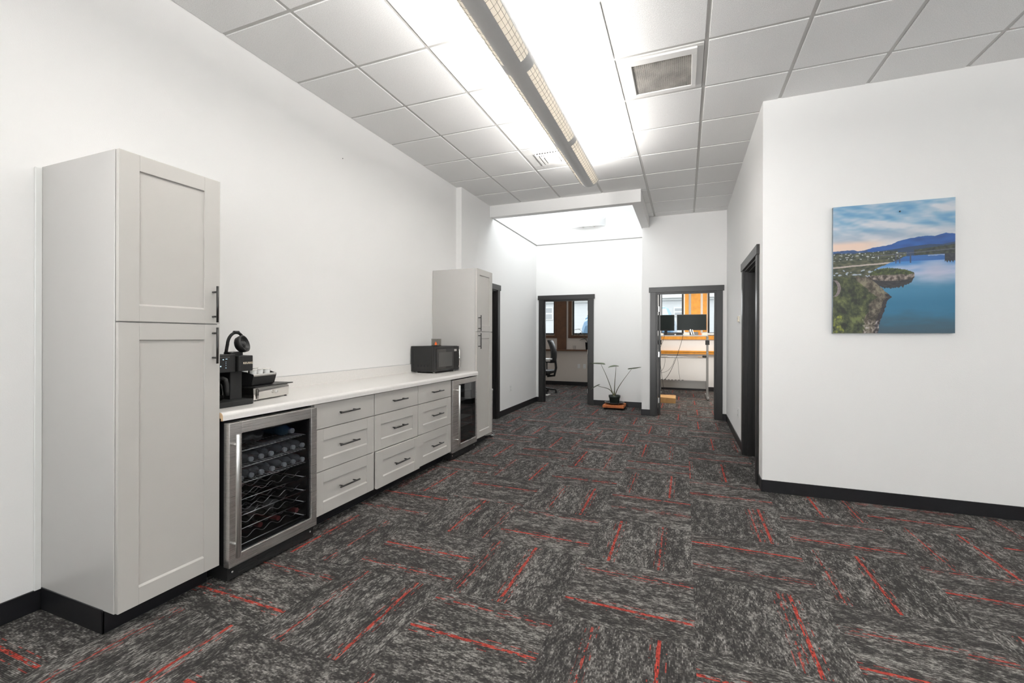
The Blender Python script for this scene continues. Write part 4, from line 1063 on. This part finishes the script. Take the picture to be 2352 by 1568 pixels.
# ------------------------------------------------------------------ potted plant on its stand
PX, PY = -1.205, 8.32
t = thing('plant_stand', 'low orange-stained slatted wooden stand on casters under the potted plant', 'plant stand', (PX, PY, 0))
bm = B()
for k in range(5):
    y = PY-.165+.0825*k; box(bm, PX-.185, PX+.185, y-.03, y+.03, .068, .084)
obj('slats', bm, 'orange', t, bevel=.003)
bm = B()
for s in (-.175, .155): box(bm, PX-.19, PX+.19, PY+s-.0, PY+s+.02, .036, .068)
for s in (-.19, .17): box(bm, PX+s, PX+s+.02, PY-.155, PY+.155, .036, .068)
obj('frame', bm, 'orange', t, bevel=.003)
for sx in (-.15, .15):
    for sy in (-.13, .13):
        bm = B(); tube(bm, [(PX+sx-.012, PY+sy, .018), (PX+sx+.012, PY+sy, .018)], .018, 14); box(bm, PX+sx-.018, PX+sx+.018, PY+sy-.012, PY+sy+.012, .028, .040); obj('caster', bm, 'black', t)
bm = B(); lathe(bm, [(.125, 0), (.155, .012), (.178, .034), (.183, .036), (.180, .040), (.170, .036), (.150, .018), (.10, .012), (.0, .012)], (PX, PY, .0845), 40)
tag(obj('saucer', bm, simple('dark_glazed_saucer', (.035, .04, .045), .15)), 'wide dark glazed saucer between the plant pot and the orange stand', 'saucer')
t = thing('potted_plant', 'leafy elephant-ear plant in a dark green pot beside the alcove door', 'plant', (PX, PY, .097))
bm = B(); z0 = .0975
lathe(bm, [(.082, 0), (.096, .108), (.105, .110), (.107, .150), (.099, .150), (.097, .128), (.0, .128)], (PX, PY, z0), 32); obj('pot', bm, 'pot', t)
bm = B(); lathe(bm, [(.0955, .124), (.095, .132), (.0, .134)], (PX, PY, z0), 24); obj('soil', bm, 'soil', t)
def bez(pts, n=14):
    out = []
    for k in range(n+1):
        s = k/n; P = [Vector(p) for p in pts]
        while len(P) > 1: P = [P[i].lerp(P[i+1], s) for i in range(len(P)-1)]
        out.append(P[0])
    return out
def leaf(par, base, d, L, w, droop, roll=0., split=True):
    """heart-shaped leaf; blade runs from the lobes behind the stalk to the tip along d"""
    d = Vector(d).normalized(); up = Vector((0, 0, 1)); sd = d.cross(up).normalized(); nrm = sd.cross(d)
    bm = B(); n = 16; rows = []
    for i in range(n+1):
        s = i/n; x = -.36*L+1.36*L*s
        hw = w*(math.sin(PI*min(1, s*1.0)**.8))**.75*(1 if s > .26 else 1) if s < 1 else 0
        zc = -droop*(max(0, s-.25)**2)*L*1.3 + .03*L*math.sin(s*9)*.3
        row = []
        for j in range(-4, 5):
            v = j/4; notch = .12*L*(1-abs(v))*max(0, 1-s/.26) if split else 0
            p = Vector(base)+d*(x+notch*1.8)+sd*(hw*v)+nrm*(zc+.22*hw*abs(v)+roll*hw*v)
            row.append(bm.verts.new(p))
        rows.append(row)
    for a_, b_ in zip(rows, rows[1:]):
        for j in range(8): bm.faces.new((a_[j], a_[j+1], b_[j+1], b_[j])).smooth = True
    bmesh.ops.remove_doubles(bm, verts=bm.verts, dist=.0004)
    o = obj('leaf', bm, 'leaf', par); md = o.modifiers.new('thick', 'SOLIDIFY'); md.thickness = .0015
    return o
bs = Vector((PX-.004, PY, z0+.13))
for pts, ld, L, w_, dr in (
    ([bs+Vector((-.015, 0, 0)), bs+Vector((-.06, 0, .16)), bs+Vector((-.13, 0, .36)), Vector((-1.453, 8.30, .815))], (-1, .25, .05), .235, .10, .05),
    ([bs+Vector((.0, 0, 0)), bs+Vector((.004, 0, .2)), bs+Vector((.02, 0, .4)), Vector((-1.172, 8.27, .783))], (-.85, -.35, -.05), .15, .085, .15),
    ([bs+Vector((.012, 0, 0)), bs+Vector((.05, 0, .15)), bs+Vector((.10, 0, .22)), Vector((-.896, 8.28, .742))], (.9, -.3, .13), .19, .095, -.1),
    ([bs+Vector((-.01, 0, 0)), bs+Vector((-.07, 0, .18)), bs+Vector((-.17, 0, .13)), Vector((-1.51, 8.27, .415))], (-.8, .0, -.42), .15, .06, .1)):
    c_ = bez(pts); bm = B(); tube(bm, c_, [.0085-.0055*k/(len(c_)-1) for k in range(len(c_))], 8); st_o = obj('stalk', bm, 'stem', t)
    leaf(st_o, pts[-1], ld, L, w_, dr)
bm = B(); tube(bm, bez([bs+Vector((0, 0, -.01)), bs+Vector((0, 0, .05)), bs+Vector((-.002, 0, .10))]), [.024-.0012*k for k in range(15)], 10); obj('crown', bm, 'stem', t)

# ------------------------------------------------------------------ left office
t = thing('office_chair', 'black mesh office chair just inside the left office door', 'office chair', (-3.02, 10.0, 0))
ox, oy = -3.11, 10.02
bm = B()
rows = []
for i in range(11):
    s = i/10; z = .72+.53*s; x = ox+.30-.08*s*s+.035*math.sin(PI*s)
    rows.append([bm.verts.new((x-.06*(v/4)**2, oy+.21*(v/4)*(1-.18*s), z)) for v in range(-4, 5)])
for a_, b_ in zip(rows, rows[1:]):
    for j in range(8): bm.faces.new((a_[j], a_[j+1], b_[j+1], b_[j])).smooth = True
o = obj('backrest', bm, 'black', t); o.modifiers.new('thick', 'SOLIDIFY').thickness = .03
bm = B(); rbox(bm, ox-.22, ox+.25, oy-.24, oy+.24, .47, .545, .09, 5); obj('seat', bm, 'black', t, bevel=.02, seg=3)
bm = B(); tube(bm, [(ox+.10, oy, .40), (ox+.27, oy, .42), (ox+.31, oy, .60), (ox+.29, oy, .80)], .028, 10); box(bm, ox-.12, ox+.14, oy-.1, oy+.1, .42, .47); obj('back_bracket', bm, 'charcoal', t)
for s in (-1, 1):
    bm = B(); tube(bm, [(ox, oy+s*.22, .48), (ox, oy+s*.29, .52), (ox, oy+s*.29, .70)], .016, 8); rbox(bm, ox-.13, ox+.13, oy+s*.29-.035, oy+s*.29+.035, .70, .73, .03); obj('armrest', bm, 'black', t)
bm = B(); tube(bm, [(ox, oy, .10), (ox, oy, .42)], .028, 14); obj('gas_column', bm, 'blackm', t)
for k in range(5):
    a_ = 2*PI*k/5+.25; ex, ey = ox+.30*math.cos(a_), oy+.30*math.sin(a_)
    bm = B(); tube(bm, [(ox, oy, .12), (ex, ey, .075)], [.028, .016], 8); lg = obj('base_leg', bm, 'black', t)
    bm = B(); tube(bm, [(ex-.02*math.sin(a_), ey+.02*math.cos(a_), .0285), (ex+.02*math.sin(a_), ey-.02*math.cos(a_), .0285)], .028, 12); box(bm, ex-.012, ex+.012, ey-.012, ey+.012, .045, .08); obj('caster', bm, 'charcoal', lg)
t = thing('desk', 'white desk whose corner shows past the left office chair', 'desk', (-3.5, 9.75, 0))
bm = B(); box(bm, -4.4, -2.815, 9.42, 9.76, .805, .835); obj('desktop', bm, 'white', t, bevel=.003)
for x in (-4.35, -3.08):
    bm = B(); box(bm, x-.02, x+.02, 9.58, 9.62, .02, .805); box(bm, x-.03, x+.03, 9.44, 9.74, 0, .022); obj('leg', bm, 'whitemetal', t, bevel=.002)
t = thing('glass_jar', 'small clear drinking glass on the wooden ledge in the left office', 'glass', (-2.79, YE-.065, .982))
bm = B(); lathe(bm, [(.034, .001), (.040, .01), (.046, .105), (.043, .105), (.037, .014), (.0, .012)], (-2.79, YE-.065, .982), 24); obj('glass_body', bm, 'jarglass', t)
t = thing('potted_plant', 'dark leafy plant in a black pot on the ledge of the left office', 'plant', (-2.44, YE-.06, .982))
bm = B(); lathe(bm, [(.05, 0), (.062, .18), (.068, .18), (.068, .20), (.05, .20), (0, .19)], (-2.43, YE-.065, .9825), 24); obj('pot', bm, 'black', t)
for k, (dx_, dy_, dz_, L) in enumerate(((-.33, -.05, .33, .17), (-.16, -.12, .36, .15), (-.1, .0, .20, .13), (-.22, -.1, .46, .16), (.1, -.08, .3, .15))):
    p0 = Vector((-2.43, YE-.065, 1.17)); p1 = p0+Vector((dx_, dy_, dz_-.1))
    bm = B(); tube(bm, bez([p0, p0+Vector((dx_*.3, dy_*.5, dz_*.6)), p1]), .004, 6); s_ = obj('stalk', bm, 'leafdark', t)
    lf = leaf(s_, p1, (-.7 if dx_ < 0 else .7, -.2, -.35+.1*k), L, .05, .2); lf.data.materials.clear(); lf.data.materials.append(M['leafdark'])
bm = B(); rbox(bm, -3.25, -2.86, 9.55, 9.80, 0, .012, .02)
solo('floor_mat', bm, 'paper', 'flat white mat corner on the floor behind the left office door jamb', 'mat', origin=(-3.05, 9.7, 0))

# ------------------------------------------------------------------ right office : raised standing desk and clutter
t = thing('standing_desk', 'grey-framed raised standing desk with a lower shelf in the right office', 'desk', (-.2, 10.4, 0))
bm = B(); box(bm, -1.05+.5, .46, 10.12, 10.80, 1.343, 1.367); obj('desktop', bm, 'sidetrim', t, bevel=.002)
bm = B(); box(bm, -.54, .455, 10.3, 10.75, .872, .890); obj('shelf', bm, 'greygreen', t, bevel=.002)
for x in (.462, -.52):
    bm = B(); box(bm, x-.022, x+.022, 10.42, 10.50, .05, 1.343); lg = obj('leg', bm, 'greygreen', t, bevel=.003)
    bm = B(); box(bm, x-.026, x+.026, 10.10, 11.0, .012, .055); ft = obj('foot', bm, 'greygreen', lg, bevel=.008)
    bm = B(); box(bm, x-.04, x+.04, 10.40, 10.52, 1.16, 1.26); obj('motor_bracket', bm, 'black', lg, bevel=.003)
bm = B(); box(bm, -.5, .44, 10.45, 10.47, .205, .375); box(bm, -.5, .44, 10.43, 10.49, .355, .375); box(bm, -.5, .44, 10.43, 10.49, .205, .222); obj('cross_beam', bm, 'greygreen', t, bevel=.002)
bm = B()
for k in range(7): tube(bm, [(-.47+.072*k, 10.46, .374), (-.47+.072*k, 10.46, .384)], .022, 12)
obj('grommets', bm, 'black', t)
def monitor(label, x0, x1, z0, z1, y, tilt):
    t = thing('monitor', label, 'monitor', ((x0+x1)/2, y, 1.367), 'monitors on the standing desk'); cx = (x0+x1)/2
    bm = B(); box(bm, x0, x1, y, y+.03, z0, z1); rot(bm, tilt, 'Z', (cx, y, 0)); sc = obj('screen_housing', bm, 'black', t, bevel=.004)
    bm = B(); box(bm, x0+.012, x1-.012, y-.0015, y, z0+.018, z1-.012); rot(bm, tilt, 'Z', (cx, y, 0)); obj('screen', bm, simple('dark_screen', (.006, .0095, .0095), .3, spec=.15), sc)
    bm = B(); box(bm, cx-.03, cx+.03, y+.03, y+.055, 1.375, (z0+z1)/2); obj('stand', bm, 'black', t)
    bm = B(); rbox(bm, cx-.12, cx+.12, y-.05, y+.14, 1.3672, 1.378, .03); obj('stand_base', bm, 'black', t)
monitor('wide dark monitor on the right side of the standing desk', -.155, .436, 1.475, 1.815, 10.26, 0)
monitor('dark monitor on the left of the standing desk, partly behind the door frame', -.56, -.205, 1.465, 1.812, 10.26, .0)
t = thing('desk_phone', 'white and black desk phone leaning before the right monitor', 'phone', (.2, 10.14, 1.3672))
bm = B(); prism(bm, [(10.13, 1.3675), (10.19, 1.3675), (10.19, 1.43), (10.17, 1.44)], .10, .27, 'x'); obj('body', bm, 'black', t, bevel=.002)
bm = B(); box(bm, .135, .160, 10.125, 10.14, 1.375, 1.50); rot(bm, -.28, 'Y', (.15, 10.13, 1.375)); obj('handset', bm, 'white', t, bevel=.005)
bm = B(); box(bm, .178, .196, 10.125, 10.14, 1.375, 1.49); rot(bm, -.28, 'Y', (.185, 10.13, 1.375)); obj('side_strip', bm, 'silver', t, bevel=.003)
for nm, lab, cat, p, m_, bv in (('paper_stack', 'cream papers and packets left of the phone on the standing desk', 'papers', (-.01, .10, 10.13, 10.2, 1.3672, 1.408), 'cream', .004),
     ('snack_box', 'orange and cream carton right of the phone on the standing desk', 'box', (.285, .335, 10.13, 10.2, 1.3672, 1.415), 'orange', .002),
     ('notepad', 'pale notepad stack at the right end of the standing desk', 'notepad', (.345, .44, 10.13, 10.2, 1.3672, 1.41), 'cream', .002),
     ('keyboard', 'black keyboard in front of the gap between the monitors', 'keyboard', (-.42, -.20, 10.125, 10.2, 1.3672, 1.395), 'black', .003),
     ('cable_box', 'small dark box under the left edge of the right monitor', 'box', (-.17, -.03, 10.15, 10.2, 1.3672, 1.402), 'black', .003),
     ('pale_device', 'small pale device under the left monitor', 'device', (-.50, -.43, 10.13, 10.19, 1.3672, 1.41), 'paper', .003),
     ('shelf_bag', 'dark rounded pouch at the right end of the lower desk shelf', 'pouch', (.36, .44, 10.33, 10.42, .8902, .935), 'black', .018),
     ('shelf_papers', 'tan papers on the right of the lower desk shelf', 'papers', (.27, .352, 10.33, 10.5, .8902, .905), 'card', .002),
     ('shelf_folder', 'white folder lying on the left of the lower desk shelf', 'folder', (-.48, -.36, 10.33, 10.5, .8902, .905), 'paper', .002)):
    bm = B(); box(bm, *p)
    if bv >= .018: bmesh.ops.subdivide_edges(bm, edges=bm.edges, cuts=2)
    solo(nm, bm, m_, lab, cat, origin=((p[0]+p[1])/2, (p[2]+p[3])/2, p[4]), bevel=min(bv, .012), seg=3)
# wooden tray on the floor
t = thing('wooden_tray', 'shallow pale plywood tray on the floor of the right office', 'tray', (-.32, 9.7, 0))
bm = B()
prism(bm, [(-.50, .0), (-.175, .0), (-.155, .10), (-.50, .115)], 9.42, 9.45, 'y')
box(bm, -.50, -.47, 9.45, 9.93, 0, .105); box(bm, -.19, -.165, 9.45, 9.93, 0, .10); box(bm, -.47, -.19, 9.90, 9.93, 0, .105)
obj('sides', bm, 'woodbox', t, bevel=.002)
bm = B(); box(bm, -.47, -.19, 9.45, 9.90, .088, .100); obj('top_board', bm, 'woodbox', t)
# power strip and cables
bm = B(); box(bm, -.40, -.36, 9.84, 10.12, 0.0, .03); rot(bm, .5, 'Z', (-.38, 9.98, 0)); bmesh.ops.translate(bm, vec=(.02, .17, 0), verts=bm.verts)
solo('power_strip', bm, 'silver', 'grey power strip on the floor behind the plywood tray', 'power strip', origin=(-.36, 10.15, 0), bevel=.004)
for k, (lab, pts, r) in enumerate((
    ('thick dark cable running diagonally down from the right monitor', [(-.03, 10.10, 1.36), (-.06, 10.08, 1.2), (-.16, 10.10, .85), (-.30, 10.12, .45), (-.42, 10.25, .39)], .005),
    ('thin dark cable hanging at the left behind the door frame', [(-.40, 10.10, 1.36), (-.44, 10.08, 1.2), (-.49, 10.10, 1.1)], .004),
    ('dark cable looping below the left of the lower shelf', [(-.40, 10.28, .87), (-.39, 10.25, .75), (-.41, 10.2, .62), (-.50, 10.2, .56)], .0035),
    ('thin cable hanging below the middle of the lower shelf', [(-.14, 10.28, .87), (-.12, 10.27, .7), (-.11, 10.3, .5), (-.09, 10.43, .39)], .003),
    ('dark cable falling along the left leg to the floor', [(-.50, 10.2, .80), (-.47, 10.15, .55), (-.42, 10.15, .3), (-.42, 10.25, .06), (-.40, 10.35, .008)], .0045),
    ('thin brown cable curving from the lower shelf to the left', [(-.20, 10.28, .87), (-.22, 10.2, .7), (-.32, 10.2, .55), (-.48, 10.2, .55)], .003))):
    bm = B(); tube(bm, bez(pts, 24) if len(pts) < 5 else bez(pts, 30), r, 6)
    solo('cable', bm, 'black', lab, 'cable', 'cables hanging from the standing desk')

# ------------------------------------------------------------------ outside the office windows
bm = B(); box(bm, -30, 30, 12.1, 45, -.3, -.1); struct('ground', bm, 'asphalt')
t = thing('neighbour_building', 'long pale grey building with a cornice seen through the office windows', 'building', (-2, 22, -.1))
bm = B(); box(bm, -18, 14, 22, 26, -.1, 3.30); box(bm, -18, 14, 22.6, 26, 3.30, 5.2); obj('facade', bm, 'siding', t)
bm = B(); box(bm, -18.2, 14.2, 21.86, 22.0, 3.05, 3.14); box(bm, -18.2, 14.2, 21.7, 22.0, 3.14, 3.34); obj('cornice', bm, 'white', t, bevel=.02)
bm = B(); box(bm, -18, 14, 22.5, 22.6, 3.9, 4.1); obj('roof_trim', bm, 'sidetrim', t)
for x0, z0, x1, z1 in ((-6.75, 2.2, -6.30, 2.86), (-.48, 2.30, .15, 2.72), (3.2, 2.2, 3.9, 2.9)):
    bm = B(); box(bm, x0, x1, 21.95, 22.0, z0, z1); wf = obj('window', bm, 'white', t, bevel=.01)
    bm = B(); zm = (z0+z1)/2; box(bm, x0+.06, x1-.06, 21.94, 21.96, zm+.04, z1-.05); box(bm, x0+.06, x1-.06, 21.94, 21.96, z0+.05, zm-.03); obj('pane', bm, 'sidetrim', wf)
# parked blue pickup, nose towards the windows
t = thing('pickup_truck', 'light blue truck parked nose-in outside the office windows', 'truck', (-1.64, 14.4, -.1))
cx = -1.64
def sect(y, w, z0, z1, wt=None): return (y, w, z0, z1, wt if wt else w*.97)
bm = B()
secs = [(13.55, 1.28, .35, 1.70, 1.22), (13.62, 1.34, .30, 1.84, 1.27), (14.0, 1.37, .28, 1.95, 1.31), (14.55, 1.37, .28, 1.98, 1.32), (14.6, 1.37, .28, 1.98, 1.32), (18.4, 1.37, .28, 1.98, 1.32)]
prev = None
for (y, w_, z0, z1, wt) in secs:
    ring = [bm.verts.new(p) for p in ((cx-w_, y, z0), (cx-w_, y, z1-.25), (cx-wt, y, z1-.05), (cx-wt+.1, y, z1), (cx+wt-.1, y, z1), (cx+wt, y, z1-.05), (cx+w_, y, z1-.25), (cx+w_, y, z0))]
    if prev:
        for k in range(8): bm.faces.new((prev[k], prev[(k+1) % 8], ring[(k+1) % 8], ring[k]))
    else: bm.faces.new(ring)
    prev = ring
bm.faces.new(prev[::-1]); obj('body', bm, 'carblue', t, bevel=.03, seg=3)
bm = B()
prev = None
for (y, w0_, z0, w1_, z1) in ((13.95, 1.31, 1.90, 1.30, 1.97), (14.3, 1.31, 1.92, 1.20, 2.24), (14.5, 1.31, 1.92, 1.18, 2.28), (17.2, 1.31, 1.92, 1.18, 2.28), (17.5, 1.31, 1.92, 1.28, 1.99)):
    ring = [bm.verts.new(p) for p in ((cx-w0_, y, z0), (cx-w1_, y, z1-.06), (cx-w1_+.12, y, z1), (cx+w1_-.12, y, z1), (cx+w1_, y, z1-.06), (cx+w0_, y, z0))]
    if prev:
        for k in range(6): bm.faces.new((prev[k], prev[(k+1) % 6], ring[(k+1) % 6], ring[k]))
    else: bm.faces.new(ring)
    prev = ring
bm.faces.new(prev[::-1]); cb = obj('cab', bm, 'carblue', t, bevel=.03, seg=3)
bm = B(); prism(bm, [(cx-1.20, 1.99), (cx-1.12, 2.20), (cx+1.12, 2.20), (cx+1.20, 1.99)], -.006, .006, 'y')
for v in bm.verts:
    v.co.y += 13.93+(v.co.z-1.93)*.35/.29-.02
obj('windscreen', bm, 'carglass', cb)
for s in (-1, 1):
    bm = B(); box(bm, cx+s*1.0-.16, cx+s*1.0+.16, 13.50, 13.6, 1.02, 1.22); obj('headlight', bm, 'paper', t, bevel=.03)
    for y in (14.1, 17.3):
        bm = B(); tube(bm, [(cx+s*1.1-.12, y, .27), (cx+s*1.1+.12, y, .27)], .37, 24); obj('wheel', bm, 'black', t)
bm = B()
for k in range(5): box(bm, cx-.75, cx+.75, 13.52, 13.56, .75+.1*k, .80+.1*k)
obj('radiator_grille', bm, 'silver', t)
bm = B(); box(bm, cx-1.22, cx+1.22, 13.38, 13.55, .35, .58); obj('bumper', bm, 'silver', t, bevel=.03)
